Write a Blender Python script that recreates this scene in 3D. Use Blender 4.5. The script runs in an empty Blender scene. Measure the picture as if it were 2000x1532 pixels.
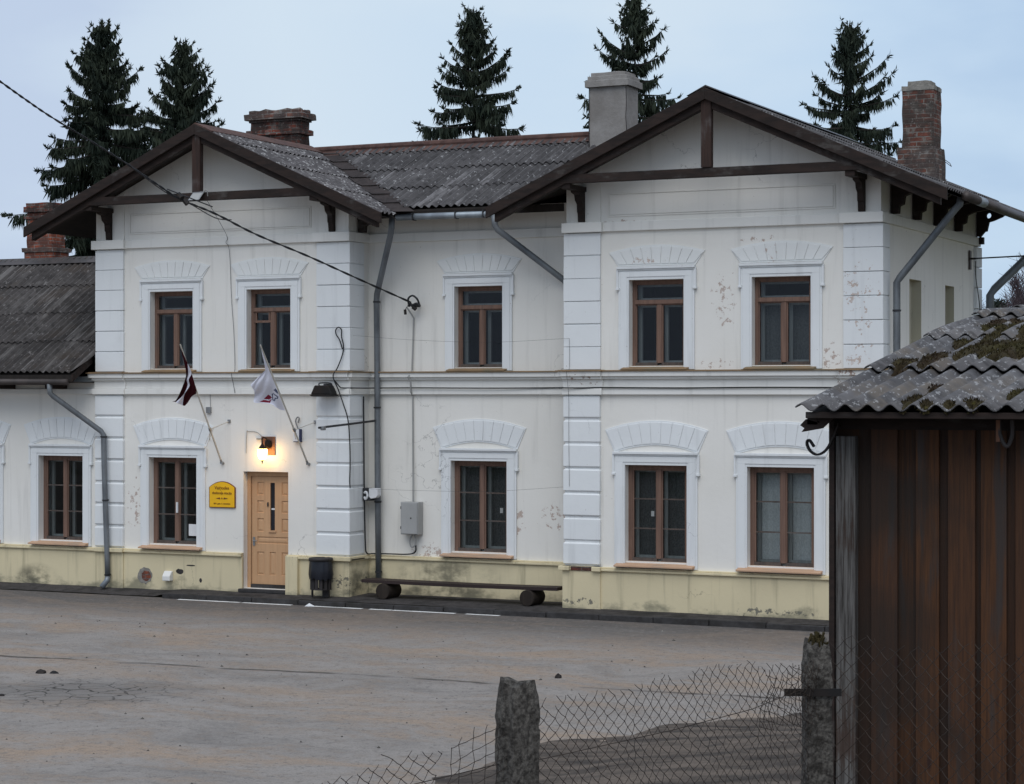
import bpy, bmesh, math, random
from mathutils import Vector, Matrix, noise as mn
R = math.radians
random.seed(7)
sc = bpy.context.scene
col = sc.collection
WL = {}

# ------------------------------------------------------------------ materials
class NT:
    def __init__(s, name):
        s.m = bpy.data.materials.new(name); s.m.use_nodes = True
        s.t = s.m.node_tree; s.b = s.t.nodes['Principled BSDF']
        s.b.inputs['Roughness'].default_value = 0.85
        s.b.inputs['Specular IOR Level'].default_value = 0.3
        s._p = None
    def node(s, typ, **kw):
        n = s.t.nodes.new(typ)
        for k, v in kw.items(): setattr(n, k, v)
        return n
    def put(s, sock, v):
        if isinstance(v, bpy.types.NodeSocket): s.t.links.new(v, sock)
        elif isinstance(v, (tuple, list)):
            if len(v) == 3 and sock.type == 'RGBA': v = (*v, 1)
            sock.default_value = v
        else: sock.default_value = v
    def pos(s):
        if s._p is None: s._p = s.node('ShaderNodeNewGeometry').outputs['Position']
        return s._p
    def scale(s, v, k, off=None):
        n = s.node('ShaderNodeVectorMath', operation='MULTIPLY'); s.put(n.inputs[0], v); s.put(n.inputs[1], k)
        o = n.outputs[0]
        if off:
            a = s.node('ShaderNodeVectorMath', operation='ADD'); s.put(a.inputs[0], o); s.put(a.inputs[1], off); o = a.outputs[0]
        return o
    def vadd(s, a, b):
        n = s.node('ShaderNodeVectorMath', operation='ADD'); s.put(n.inputs[0], a); s.put(n.inputs[1], b); return n.outputs[0]
    def sep(s, v):
        n = s.node('ShaderNodeSeparateXYZ'); s.put(n.inputs[0], v); return n.outputs
    def comb(s, x, y, z):
        n = s.node('ShaderNodeCombineXYZ')
        for i, q in enumerate((x, y, z)): s.put(n.inputs[i], q)
        return n.outputs[0]
    def noise(s, v, sc_=5., det=4., rough=.55, out='Fac'):
        n = s.node('ShaderNodeTexNoise'); s.put(n.inputs['Vector'], v)
        n.inputs['Scale'].default_value = sc_; n.inputs['Detail'].default_value = det; n.inputs['Roughness'].default_value = rough
        return n.outputs[out]
    def ss(s, f, a, b, lo=0., hi=1.):
        n = s.node('ShaderNodeMapRange', interpolation_type='SMOOTHSTEP')
        s.put(n.inputs[0], f); s.put(n.inputs[1], a); s.put(n.inputs[2], b); s.put(n.inputs[3], lo); s.put(n.inputs[4], hi)
        return n.outputs[0]
    def math(s, op, a, b=0.):
        n = s.node('ShaderNodeMath', operation=op); s.put(n.inputs[0], a); s.put(n.inputs[1], b); return n.outputs[0]
    def mix(s, f, a, b, mode='MIX'):
        n = s.node('ShaderNodeMix', data_type='RGBA', blend_type=mode)
        s.put(n.inputs[0], f); s.put(n.inputs[6], a); s.put(n.inputs[7], b); return n.outputs[2]
    def bump(s, h, strength=.3, dist=.01):
        n = s.node('ShaderNodeBump'); s.put(n.inputs['Height'], h)
        n.inputs['Strength'].default_value = strength; n.inputs['Distance'].default_value = dist
        s.t.links.new(n.outputs[0], s.b.inputs['Normal'])
    def out(s, c=None, rough=None, metal=None, spec=None):
        if c is not None: s.put(s.b.inputs['Base Color'], c)
        if rough is not None: s.put(s.b.inputs['Roughness'], rough)
        if metal is not None: s.b.inputs['Metallic'].default_value = metal
        if spec is not None: s.b.inputs['Specular IOR Level'].default_value = spec
        return s.m

def spot_mask(n, pts, warp=.25):
    """mask around given (x,z,r) wear places on a wall; real peeled patches"""
    p = n.sep(n.pos()); tot = None
    for (x, z, rx, rz) in pts:
        dx = n.math('DIVIDE', n.math('SUBTRACT', p[0], x), rx); dz = n.math('DIVIDE', n.math('SUBTRACT', p[2], z), rz)
        d = n.math('ADD', n.math('MULTIPLY', dx, dx), n.math('MULTIPLY', dz, dz))
        g = n.ss(d, 0., 1., 1., 0.)
        tot = g if tot is None else n.math('MAXIMUM', tot, g)
    return tot

def plaster(name, base, dark, peel_pts, peel_col=(.27, .20, .165), speck=.0, peel_thr=.60, streak=.5, stain_col=None):
    n = NT(name); P = n.pos()
    big = n.noise(P, .55, 3.); fine = n.noise(P, 14., 5., .65); med = n.noise(P, 2.7, 6., .6)
    c = n.mix(n.ss(big, .3, .7), base, dark)
    st = n.noise(n.scale(P, (5.5, 5.5, .35)), 1., 5., .6)
    c = n.mix(n.math('MULTIPLY', n.ss(st, .52, .75), streak), c, stain_col or tuple(q*.72 for q in dark))
    c = n.mix(n.math('MULTIPLY', n.ss(med, .55, .8), .25), c, tuple(q*.8 for q in base))
    vc = n.node('ShaderNodeTexVoronoi', feature='DISTANCE_TO_EDGE'); n.put(vc.inputs['Vector'], n.vadd(P, n.scale(n.noise(P, 1.8, 5., .6, out='Color'), (.8, .8, .8)))); vc.inputs['Scale'].default_value = .62
    ck = n.math('MULTIPLY', n.ss(vc.outputs['Distance'], .001, .0045, .6, 0.), n.ss(n.noise(P, .7, 3.), .56, .66))
    c = n.mix(ck, c, tuple(q*.42 for q in dark))
    pk = n.noise(P, 9., 6., .7)
    if peel_pts:
        m = spot_mask(n, peel_pts)
        thr = n.math('SUBTRACT', peel_thr + .14, n.math('MULTIPLY', m, .20))
        f = n.ss(n.math('SUBTRACT', pk, thr), 0., .03)
        c = n.mix(f, c, n.mix(fine, peel_col, tuple(q*1.5 for q in peel_col)))
        h = n.math('SUBTRACT', n.math('MULTIPLY', fine, .5), n.math('MULTIPLY', f, .8))
    else: h = n.math('MULTIPLY', fine, .5)
    if speck:
        sp = n.noise(P, 17., 3., .6)
        c = n.mix(n.math('MULTIPLY', n.ss(sp, .70, .76), speck), c, (.36, .32, .28))
    n.bump(n.math('ADD', h, n.math('MULTIPLY', med, 1.2)), .35, .012)
    return n.out(c, .92, spec=.15)

M = {}
wear = [(12.75, 5.2, .38, .8), (12.6, 4.15, .5, .15), (14.6, 4.2, .3, .5), (9.4, 1.5, .6, .5), (8.6, 1.4, .3, .5), (.9, 1.5, .35, .9), (6.9, .8, .7, .25),
        (10.9, 6.55, 1.2, .1), (13.4, 6.2, .7, .1)]
M['cream'] = plaster('cream_plaster', (.77, .75, .705), (.735, .713, .66), wear, peel_col=(.38, .31, .27), speck=.6)
M['white'] = plaster('white_limewash', (.735, .752, .752), (.70, .715, .715), [(15.1, 5.2, .5, .9), (15.0, 4.3, .5, .35), (10.1, 3.8, .5, .2), (1.7, 5.84, .4, .04), (11.5, 5.84, .6, .05), (13.6, 5.95, .3, .25)], peel_col=(.42, .35, .31), speck=.65, streak=.42)
M['arch'] = plaster('faded_arch_limewash', (.745, .752, .735), (.712, .718, .70), [(13.6, 5.95, .3, .25), (11.4, 5.9, .6, .1)], peel_col=(.42, .35, .31), speck=.3, streak=.2)
M['trim'] = plaster('trim_plaster', (.755, .745, .71), (.72, .71, .67), [(10.2, 3.85, .5, .2), (15., 3.9, .5, .3)], streak=.45)
M['plinth'] = plaster('yellow_plinth_paint', (.69, .60, .395), (.645, .56, .37), [(5.4, .25, .5, .25), (13.5, .06, 1.6, .10), (10.2, .1, .5, .12)], peel_col=(.16, .15, .12), streak=.5, stain_col=(.22, .20, .13), peel_thr=.58)

def add_splash(m):
    # damp, mossy splash stains: noise shaped, strongest along the foot of the plinth
    n = NT.__new__(NT); n.m = m; n.t = m.node_tree; n.b = n.t.nodes['Principled BSDF']; n._p = None
    src = n.b.inputs['Base Color'].links[0].from_socket
    P = n.pos(); z = n.sep(P)[2]
    ns = n.noise(n.scale(P, (1.6, 1.6, 2.6)), 1., 6., .65)
    f = n.ss(n.math('SUBTRACT', n.math('MULTIPLY', ns, 1.15), n.math('MULTIPLY', z, 1.15)), .44, .72, 0., .75)
    c = n.mix(f, src, (.17, .165, .12))
    rec = spot_mask(n, [(7.2, .3, 1.3, .5), (5.75, .2, .35, .6), (-1.4, .05, .6, .35)])
    c = n.mix(n.math('MULTIPLY', rec, n.ss(ns, .4, .65, 0., .8)), c, (.10, .095, .07))
    n.t.links.new(c, n.b.inputs['Base Color'])
add_splash(M['plinth'])

def wood(name, a, b, grey=None, gfac=.5, ax=(18, 18, 1.2), rough=.8, gthr=.5):
    n = NT(name); P = n.pos()
    g = n.noise(n.scale(P, ax), 1., 6., .65); bl = n.noise(P, 1.9, 5., .6)
    c = n.mix(n.ss(g, .3, .7), a, b)
    if grey: c = n.mix(n.math('MULTIPLY', n.ss(n.math('ADD', n.math('MULTIPLY', bl, .6), n.math('MULTIPLY', g, .4)), gthr, gthr+.12), gfac), c, grey)
    n.bump(g, .4, .006)
    return n.out(c, rough, spec=.25)
M['beam'] = wood('dark_stained_beam', (.032, .0205, .0165), (.015, .011, .0095), (.105, .094, .086), .5, ax=(3, 14, 14), gthr=.53)
M['post_wood'] = wood('dark_stained_post', (.050, .028, .022), (.026, .017, .014), (.13, .115, .11), .6, gthr=.5)
M['soffit'] = wood('dark_soffit_board', (.03, .024, .02), (.018, .015, .013), None, ax=(9, 2, 9))
M['frame'] = wood('brown_window_paint', (.20, .122, .09), (.135, .083, .064), (.12, .09, .078), .55, gthr=.55)
M['frame_dark'] = wood('weathered_window_rail', (.105, .08, .068), (.06, .05, .045), (.15, .14, .13), .5)
M['inner'] = wood('grey_inner_sash_paint', (.30, .31, .305), (.22, .23, .225), None)
M['door'] = wood('peach_door_paint', (.55, .335, .185), (.50, .30, .165), (.43, .255, .145), .35, rough=.6)
M['sill'] = wood('peach_sill_paint', (.54, .35, .225), (.47, .30, .195), (.33, .26, .20), .6, ax=(2, 12, 12))
M['sillw'] = wood('rusty_sill_flashing', (.30, .20, .11), (.22, .15, .09), (.20, .18, .12), .6, ax=(3, 9, 9))
M['shedwood'] = None
M['greywood'] = wood('weathered_grey_timber', (.135, .128, .12), (.030, .026, .023), (.048, .028, .02), .8, ax=(60, 60, 2.6), gthr=.48)
M['log'] = wood('bench_log_wood', (.036, .027, .021), (.02, .015, .012), None)
M['bench'] = wood('bench_plank_paint', (.040, .026, .024), (.026, .018, .017), None, ax=(1.5, 12, 12), rough=.6)

def shedboards(name, k):
    n = NT(name); P = n.pos(); x = n.sep(P)[0]; geo = n.node('ShaderNodeNewGeometry')
    idv = n.math('FLOOR', n.math('MULTIPLY', n.math('SUBTRACT', x, 20.58), 8.2))
    wn = n.node('ShaderNodeTexWhiteNoise', noise_dimensions='1D'); n.put(wn.inputs['W'], n.math('MULTIPLY', geo.outputs['Random Per Island'], 91.7) if k == 1. else idv)
    off = n.scale(wn.outputs['Color'], (7., 3., 9.))
    g = n.noise(n.vadd(n.scale(P, (55, 55, 1.7)), off), 1., 6., .7)
    bl = n.noise(n.vadd(n.scale(P, (7, 7, .8)), off), 1., 4., .6)
    c = n.mix(n.ss(g, .3, .7), (.098*k, .038*k, .0120*k), (.040*k, .0175*k, .008*k))
    c = n.mix(n.math('MULTIPLY', wn.outputs['Value'], .75), c, (.040*k, .020*k, .013*k))
    c = n.mix(n.ss(bl, .52, .66, 0., .85), c, (.038*k, .031*k, .028*k))
    b2 = n.noise(P, 1.1, 3., .5)
    c = n.mix(n.ss(b2, .50, .66, 0., .7), c, (.018, .013, .010))
    kn = n.node('ShaderNodeTexVoronoi'); n.put(kn.inputs['Vector'], n.scale(P, (5.5, 5.5, 1.6))); kn.inputs['Scale'].default_value = 1.
    c = n.mix(n.ss(kn.outputs['Distance'], .05, .13, .8, 0.), c, (.022, .010, .008))
    n.bump(g, .5, .006)
    return n.out(c, .75, spec=.3)
M['shedwood'] = shedboards('brown_stained_boards', 1.); M['shedinner'] = shedboards('shade_darkened_boards', .62)  # recessed boards: same brown stain, darkened to put gap shade into the colour

def glass(name, tint=(.86, .9, .9)):
    n = NT(name); t = n.t
    tr = n.node('ShaderNodeBsdfTransparent'); tr.inputs[0].default_value = (*tint, 1)
    gl = n.node('ShaderNodeBsdfGlossy'); gl.inputs['Roughness'].default_value = .03; gl.inputs[0].default_value = (.9, .95, 1, 1)
    fr = n.node('ShaderNodeFresnel'); fr.inputs[0].default_value = 1.5
    bp = n.node('ShaderNodeBump'); n.put(bp.inputs['Height'], n.noise(n.pos(), 2.2, 2.)); bp.inputs['Strength'].default_value = .08; bp.inputs['Distance'].default_value = .05
    t.links.new(bp.outputs[0], gl.inputs['Normal']); t.links.new(bp.outputs[0], fr.inputs['Normal'])
    mx = n.node('ShaderNodeMixShader'); n.put(mx.inputs[0], n.math('MULTIPLY', fr.outputs[0], .65))
    t.links.new(tr.outputs[0], mx.inputs[1]); t.links.new(gl.outputs[0], mx.inputs[2])
    t.links.new(mx.outputs[0], t.nodes['Material Output'].inputs['Surface'])
    return n.m
M['glass'] = glass('window_glass')

def cloth_mat(name, c1, c2, sc_=60):
    n = NT(name); f = n.noise(n.scale(n.pos(), (1, 1, .5)), sc_, 3.)
    return n.out(n.mix(n.ss(f, .35, .65), c1, c2), .95, spec=.1)
M['curtain'] = cloth_mat('grey_lace_curtain', (.55, .57, .57), (.42, .44, .445))
M['curtain_dark'] = cloth_mat('dark_lace_curtain', (.085, .09, .09), (.05, .053, .053))
M['curtain_mid'] = cloth_mat('dull_net_curtain', (.12, .125, .125), (.085, .09, .092))

def corr(name, base, dark, fleck, fthr=.66, ffac=.8, moss=None, axes=(1, 1, 1), brown=None, streak=None):
    n = NT(name); P = n.pos()
    b = n.noise(P, .9, 4.); md = n.noise(P, 5., 6., .65); fl = n.noise(n.scale(P, axes), 13., 4., .65)
    c = n.mix(n.ss(b, .3, .7), base, dark)
    c = n.mix(n.ss(md, .42, .7, 0., .75), c, tuple(q*.55 for q in dark))
    if brown: c = n.mix(n.ss(n.noise(P, 1.7, 4.), .5, .68, 0., .7), c, brown)
    c = n.mix(n.math('MULTIPLY', n.ss(fl, fthr, fthr+.05), ffac), c, fleck)
    if streak: c = n.mix(n.math('MULTIPLY', n.ss(n.noise(n.scale(P, (6.7, .5, .5)), 1., 5., .7), .50, .66), n.ss(n.noise(n.vadd(P, (4, 8, 1)), .8, 3.), .42, .62, .15, .75)), c, streak)
    if moss: c = n.mix(n.ss(n.noise(P, 3.1, 5.), .60, .67, 0., .7), c, moss)
    n.bump(n.math('ADD', md, fl), .4, .006)
    return n.out(c, .9, spec=.2)
M['roof'] = corr('aged_fibre_cement', (.100, .094, .094), (.066, .062, .062), (.36, .355, .35), .61, .75, axes=(1.3, .7, .7), streak=(.22, .21, .21))
M['roof_light'] = corr('lichened_fibre_cement', (.125, .115, .115), (.080, .074, .075), (.42, .41, .40), .565, .8, axes=(.8, 1.9, .8))
M['roof_brown'] = corr('brown_aged_fibre_cement', (.085, .077, .073), (.048, .043, .041), (.27, .255, .245), .61, .55, axes=(2.2, .6, .6), brown=(.06, .048, .040), streak=(.19, .178, .17))
M['roof_shed'] = corr('pale_lichened_fibre_cement', (.165, .158, .158), (.072, .069, .071), (.44, .44, .44), .575, .5, axes=(2.4, .8, 1.), brown=(.15, .125, .10))
M['cap'] = corr('brown_ridge_metal', (.125, .070, .056), (.09, .055, .048), (.16, .12, .11), .62, .5)
M['valley'] = corr('brown_valley_metal', (.052, .040, .036), (.038, .03, .028), (.09, .08, .075), .64, .5)
M['moss'] = corr('dry_roof_moss', (.046, .040, .012), (.032, .021, .010), (.085, .075, .015), .62, .5, brown=(.030, .017, .010))

def brick(name, c1, c2, mortar, soot, grey=.25, w=.25, h=.078):
    n = NT(name); P = n.pos(); s = n.sep(P)
    dj = n.noise(P, 5., 2.)
    v = n.comb(n.math('ADD', n.math('ADD', s[0], s[1]), n.math('MULTIPLY', dj, .012)), n.math('ADD', s[2], n.math('MULTIPLY', n.noise(P, 3., 2.), .02)), 0.)
    bt = n.node('ShaderNodeTexBrick'); n.put(bt.inputs['Vector'], v); bt.inputs['Scale'].default_value = 1.
    bt.inputs['Brick Width'].default_value = w; bt.inputs['Row Height'].default_value = h; bt.inputs['Mortar Size'].default_value = .011
    bt.inputs['Mortar Smooth'].default_value = .3; bt.inputs['Bias'].default_value = -.1
    n.put(bt.inputs['Color1'], c1); n.put(bt.inputs['Color2'], c2); n.put(bt.inputs['Mortar'], mortar)
    md = n.noise(P, 4., 6., .65); f = n.noise(P, 22., 4.)
    c = n.mix(n.ss(md, .50, .66, 0., grey*2.6), bt.outputs['Color'], mortar)
    c = n.mix(n.ss(n.noise(n.vadd(P, (3., 1., 7.)), 3.6, 6., .65), .38, .56, 0., .88), c, soot)
    c = n.mix(n.math('MULTIPLY', n.ss(f, .6, .7), .3), c, (.45, .43, .4))
    n.bump(n.math('SUBTRACT', f, n.math('MULTIPLY', bt.outputs['Fac'], 1.5)), .6, .012)
    return n.out(c, .95, spec=.15)
M['brick'] = brick('sooty_red_brick', (.20, .055, .036), (.10, .040, .032), (.16, .14, .125), (.042, .034, .031), grey=.36)
M['brick_mottled'] = brick('mottled_brown_brick', (.17, .060, .042), (.095, .050, .040), (.20, .18, .16), (.06, .05, .044), grey=.42, w=.26, h=.082)
M['brick_bright'] = brick('orange_red_brick', (.32, .085, .042), (.22, .055, .032), (.24, .21, .19), (.10, .05, .04), grey=.12)
M['brick_grey'] = brick('worn_grey_brick', (.17, .075, .055), (.12, .095, .08), (.25, .235, .215), (.075, .06, .055), grey=.3, w=.28, h=.085)

def concrete(name, a, b, white=.0, thr=.5, sc_=9., dk=(.03, .028, .025)):
    n = NT(name); P = n.pos(); g = n.noise(P, sc_, 8., .72); b1 = n.noise(P, sc_*.3, 4.)
    c = n.mix(n.ss(g, .35, .65), a, b); c = n.mix(n.ss(b1, .5, .7, 0., .8), c, dk)
    if white: c = n.mix(n.math('MULTIPLY', n.ss(n.noise(n.vadd(P, (5, 5, 5)), sc_*6.5, 6., .75), .63, .70), white), c, (.42, .42, .38))
    n.bump(g, .9, .02)
    return n.out(c, .95, spec=.15)
M['post'] = concrete('lichened_concrete', (.040, .036, .032), (.150, .138, .122), .95, sc_=34., dk=(.026, .023, .020))
M['render'] = concrete('grey_chimney_render', (.29, .275, .26), (.235, .22, .205), .1, dk=(.20, .185, .17), sc_=4.)
M['kerb'] = concrete('dark_kerb_concrete', (.060, .058, .058), (.040, .038, .038), .1, sc_=7.)
M['pave'] = concrete('dark_worn_asphalt', (.070, .064, .062), (.040, .037, .036), .12, sc_=6., dk=(.026, .025, .024))
M['mortar'] = concrete('broken_render_edge', (.30, .28, .25), (.2, .19, .17), .2, sc_=12.)

def metal(name, c, c2, rough=.5, met=.5, sc_=3.):
    n = NT(name); P = n.pos(); f = n.noise(n.scale(P, (1, 1, .6)), sc_, 5., .6)
    return n.out(n.mix(n.ss(f, .35, .68), c, c2), rough, met)
M['pipe'] = metal('galvanised_pipe', (.185, .20, .212), (.115, .125, .135), .5, .35)
M['gutter'] = metal('dark_painted_gutter', (.075, .062, .058), (.045, .04, .038), .5, .2)
M['gutter_zinc'] = metal('zinc_gutter', (.30, .34, .37), (.2, .22, .24), .45, .4)
M['iron'] = metal('black_iron', (.016, .015, .015), (.028, .02, .016), .6, .3)
M['clamp'] = metal('dark_clamp', (.05, .05, .055), (.03, .03, .03), .55, .3)
M['wire'] = metal('rusty_fence_wire', (.055, .040, .030), (.035, .028, .024), .6, .4)
M['cable'] = metal('black_cable_sheath', (.017, .018, .020), (.024, .024, .026), .55, 0.)
M['conduit'] = metal('grey_conduit', (.34, .34, .33), (.25, .25, .24), .6, 0.)
M['box'] = metal('grey_cabinet_paint', (.38, .38, .37), (.33, .33, .32), .5, .1)
M['whitebox'] = metal('white_plastic', (.70, .71, .72), (.6, .61, .62), .45, 0.)
M['navy'] = metal('navy_plastic', (.03, .04, .10), (.025, .03, .08), .5, 0.)
M['pole'] = metal('pale_flagpole', (.52, .49, .43), (.42, .39, .33), .55, 0.)
M['steel'] = metal('dull_steel', (.32, .33, .34), (.22, .22, .22), .45, .6)
M['yellow'] = metal('yellow_enamel', (.84, .47, .012), (.78, .43, .012), .35, 0.)
M['darkred'] = metal('dark_red_letters', (.16, .045, .012), (.13, .04, .012), .5, 0.)
M['bag'] = metal('black_bin_bag', (.017, .019, .026), (.010, .011, .014), .3, 0.)
M['bin'] = metal('dark_bin_paint', (.040, .035, .034), (.026, .024, .024), .55, .2)
M['maroon'] = cloth_mat('maroon_cloth', (.045, .0065, .010), (.034, .0055, .008))
M['whitecloth'] = cloth_mat('white_cloth', (.80, .80, .88), (.74, .74, .83))
M['emb_red'] = cloth_mat('emblem_maroon', (.27, .03, .06), (.23, .03, .05))
M['emb_blue'] = cloth_mat('emblem_blue_grey', (.12, .14, .22), (.09, .11, .18))
M['paint'] = concrete('white_road_paint', (.85, .85, .83), (.78, .78, .76), .0, dk=(.5, .5, .48), sc_=5.)
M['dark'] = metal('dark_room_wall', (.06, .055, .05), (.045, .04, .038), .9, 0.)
M['niche'] = plaster('olive_niche_plaster', (.52, .485, .38), (.46, .43, .34), [], streak=.4)
M['lamp_iron'] = metal('lantern_iron', (.035, .025, .018), (.02, .016, .012), .45, .6)
M['lampwood'] = wood('lantern_backboard', (.20, .095, .055), (.15, .07, .042), None, rough=.6)
def emis(name, c, s):
    n = NT(name); n.b.inputs['Base Color'].default_value = (.8, .7, .5, 1)
    n.b.inputs['Emission Color'].default_value = (*c, 1); n.b.inputs['Emission Strength'].default_value = s; return n.m
M['bulb'] = emis('lit_lamp_glass', (1., .60, .20), 25.)
def needles(name, a, b):
    n = NT(name); return n.out(n.mix(n.ss(n.noise(n.pos(), 1.6, 3.), .35, .65), a, b), .8, spec=.15)
M['needle'] = needles('spruce_needles', (.014, .022, .016), (.036, .046, .030))
M['bark'] = wood('spruce_bark', (.03, .024, .02), (.018, .015, .013))
M['needle_far'] = needles('distant_conifer_needles', (.020, .030, .024), (.034, .042, .034))
M['twig'] = needles('bare_twigs', (.085, .062, .068), (.065, .05, .055))

def asphalt():
    n = NT('sandy_worn_asphalt'); P = n.pos(); s = n.sep(P)
    # drifts of sand lie in streaks along the yard
    wv = n.noise(n.scale(P, (.35, .35, 0)), 1., 2.)
    Pw = n.vadd(P, n.comb(0., n.math('MULTIPLY', wv, 2.5), 0.))
    st = n.noise(n.scale(Pw, (.20, .62, 0)), 1., 5., .62)
    st2 = n.noise(n.scale(Pw, (.75, 1.5, 0), (7, 3, 0)), 1., 6., .66)
    big = n.noise(n.scale(P, (.10, .16, 0)), 1., 2.)
    fine = n.noise(P, 46., 5., .7); grit = n.noise(P, 19., 2., .5); mid = n.noise(P, 6., 6., .7)
    c = n.mix(n.ss(st2, .35, .7), (.305, .277, .252), (.208, .192, .178))
    # older, darker asphalt lies along the building
    dk = n.ss(n.math('ADD', s[1], n.math('MULTIPLY', st, 4.6)), -2.4, 1.0)
    c = n.mix(n.math('MULTIPLY', dk, .86), c, (.098, .091, .087))
    sand = n.ss(n.math('ADD', n.math('ADD', n.math('MULTIPLY', st, .42), n.math('MULTIPLY', st2, .32)), n.math('MULTIPLY', mid, .26)), .45, .595, 0., .85)
    sand = n.math('MULTIPLY', sand, n.ss(big, .30, .55, .6, 1.))
    sand = n.math('MULTIPLY', sand, n.math('SUBTRACT', 1., n.math('MULTIPLY', dk, .6)))
    c = n.mix(sand, c, n.mix(n.ss(mid, .3, .7), (.40, .295, .212), (.32, .243, .180)))
    c = n.mix(n.ss(fine, .44, .62, .0, .36), c, (.14, .13, .122))
    c = n.mix(n.ss(mid, .52, .70, .0, .45), c, (.18, .166, .155))
    g2 = n.noise(P, 11., 3., .8); c = n.mix(n.ss(g2, .56, .66, 0., .45), c, (.10, .094, .09)); c = n.mix(n.ss(g2, .44, .34, 0., .28), c, (.33, .31, .29))
    # long seam between two asphalt lays
    yl = n.math('ADD', n.math('MULTIPLY', n.math('SUBTRACT', s[0], 4.69), .070), -8.75)
    d = n.math('ABSOLUTE', n.math('ADD', n.math('SUBTRACT', s[1], yl), n.math('MULTIPLY', n.math('SUBTRACT', n.noise(P, .9, 5.), .5), .5)))
    gap = n.ss(n.noise(n.scale(P, (.7, .7, 0)), 1., 3.), .38, .55)
    c = n.mix(n.math('MULTIPLY', n.ss(d, .015, .10, .85, 0.), gap), c, (.055, .05, .046))
    # broken crazed area
    cz = n.math('ADD', n.math('POWER', n.math('DIVIDE', n.math('SUBTRACT', s[0], 8.2), 1.5), 2.), n.math('POWER', n.math('DIVIDE', n.math('SUBTRACT', s[1], -11.3), 1.5), 2.))
    czm = n.ss(n.math('ADD', cz, n.math('MULTIPLY', n.noise(P, 1.5, 4.), 1.6)), .7, 2.0, 1., 0.)
    vo = n.node('ShaderNodeTexVoronoi', feature='DISTANCE_TO_EDGE'); n.put(vo.inputs['Vector'], n.vadd(P, n.scale(n.noise(P, 3., 3., out='Color'), (.3, .3, 0)))); vo.inputs['Scale'].default_value = 3.2
    c = n.mix(n.math('MULTIPLY', czm, .55), c, (.150, .140, .132))
    c = n.mix(n.math('MULTIPLY', n.ss(vo.outputs['Distance'], .01, .05, .9, 0.), czm), c, (.04, .038, .036))
    # scattered grit
    c = n.mix(n.ss(grit, .735, .76, 0., .85), c, (.05, .045, .04))
    c = n.mix(n.ss(n.noise(n.vadd(P, (9, 4, 2)), 17., 2.), .75, .77, 0., .7), c, (.42, .40, .37))
    n.bump(n.math('ADD', fine, n.math('MULTIPLY', mid, 2.)), .6, .012)
    return n.out(c, 1., spec=.03)
M['yard'] = asphalt()
def dirt():
    n = NT('trodden_dark_soil'); P = n.pos()
    st = n.noise(n.scale(P, (.55, 2.4, .5)), 1., 6., .7); f = n.noise(P, 30., 6., .7); b = n.noise(P, 3.5, 5., .6)
    c = n.mix(n.ss(st, .35, .66), (.175, .140, .113), (.055, .046, .040))
    c = n.mix(n.ss(b, .5, .7, 0., .6), c, (.040, .036, .033))
    c = n.mix(n.ss(f, .40, .62, 0., .3), c, (.05, .045, .04)); c = n.mix(n.ss(n.noise(P, 41., 2.), .72, .74, 0., .8), c, (.33, .32, .29))
    n.bump(n.math('ADD', f, b), .7, .02)
    return n.out(c, .95, spec=.15)
M['dirt'] = dirt()
M['grass'] = needles('winter_meadow', (.10, .095, .05), (.07, .075, .04))

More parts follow.
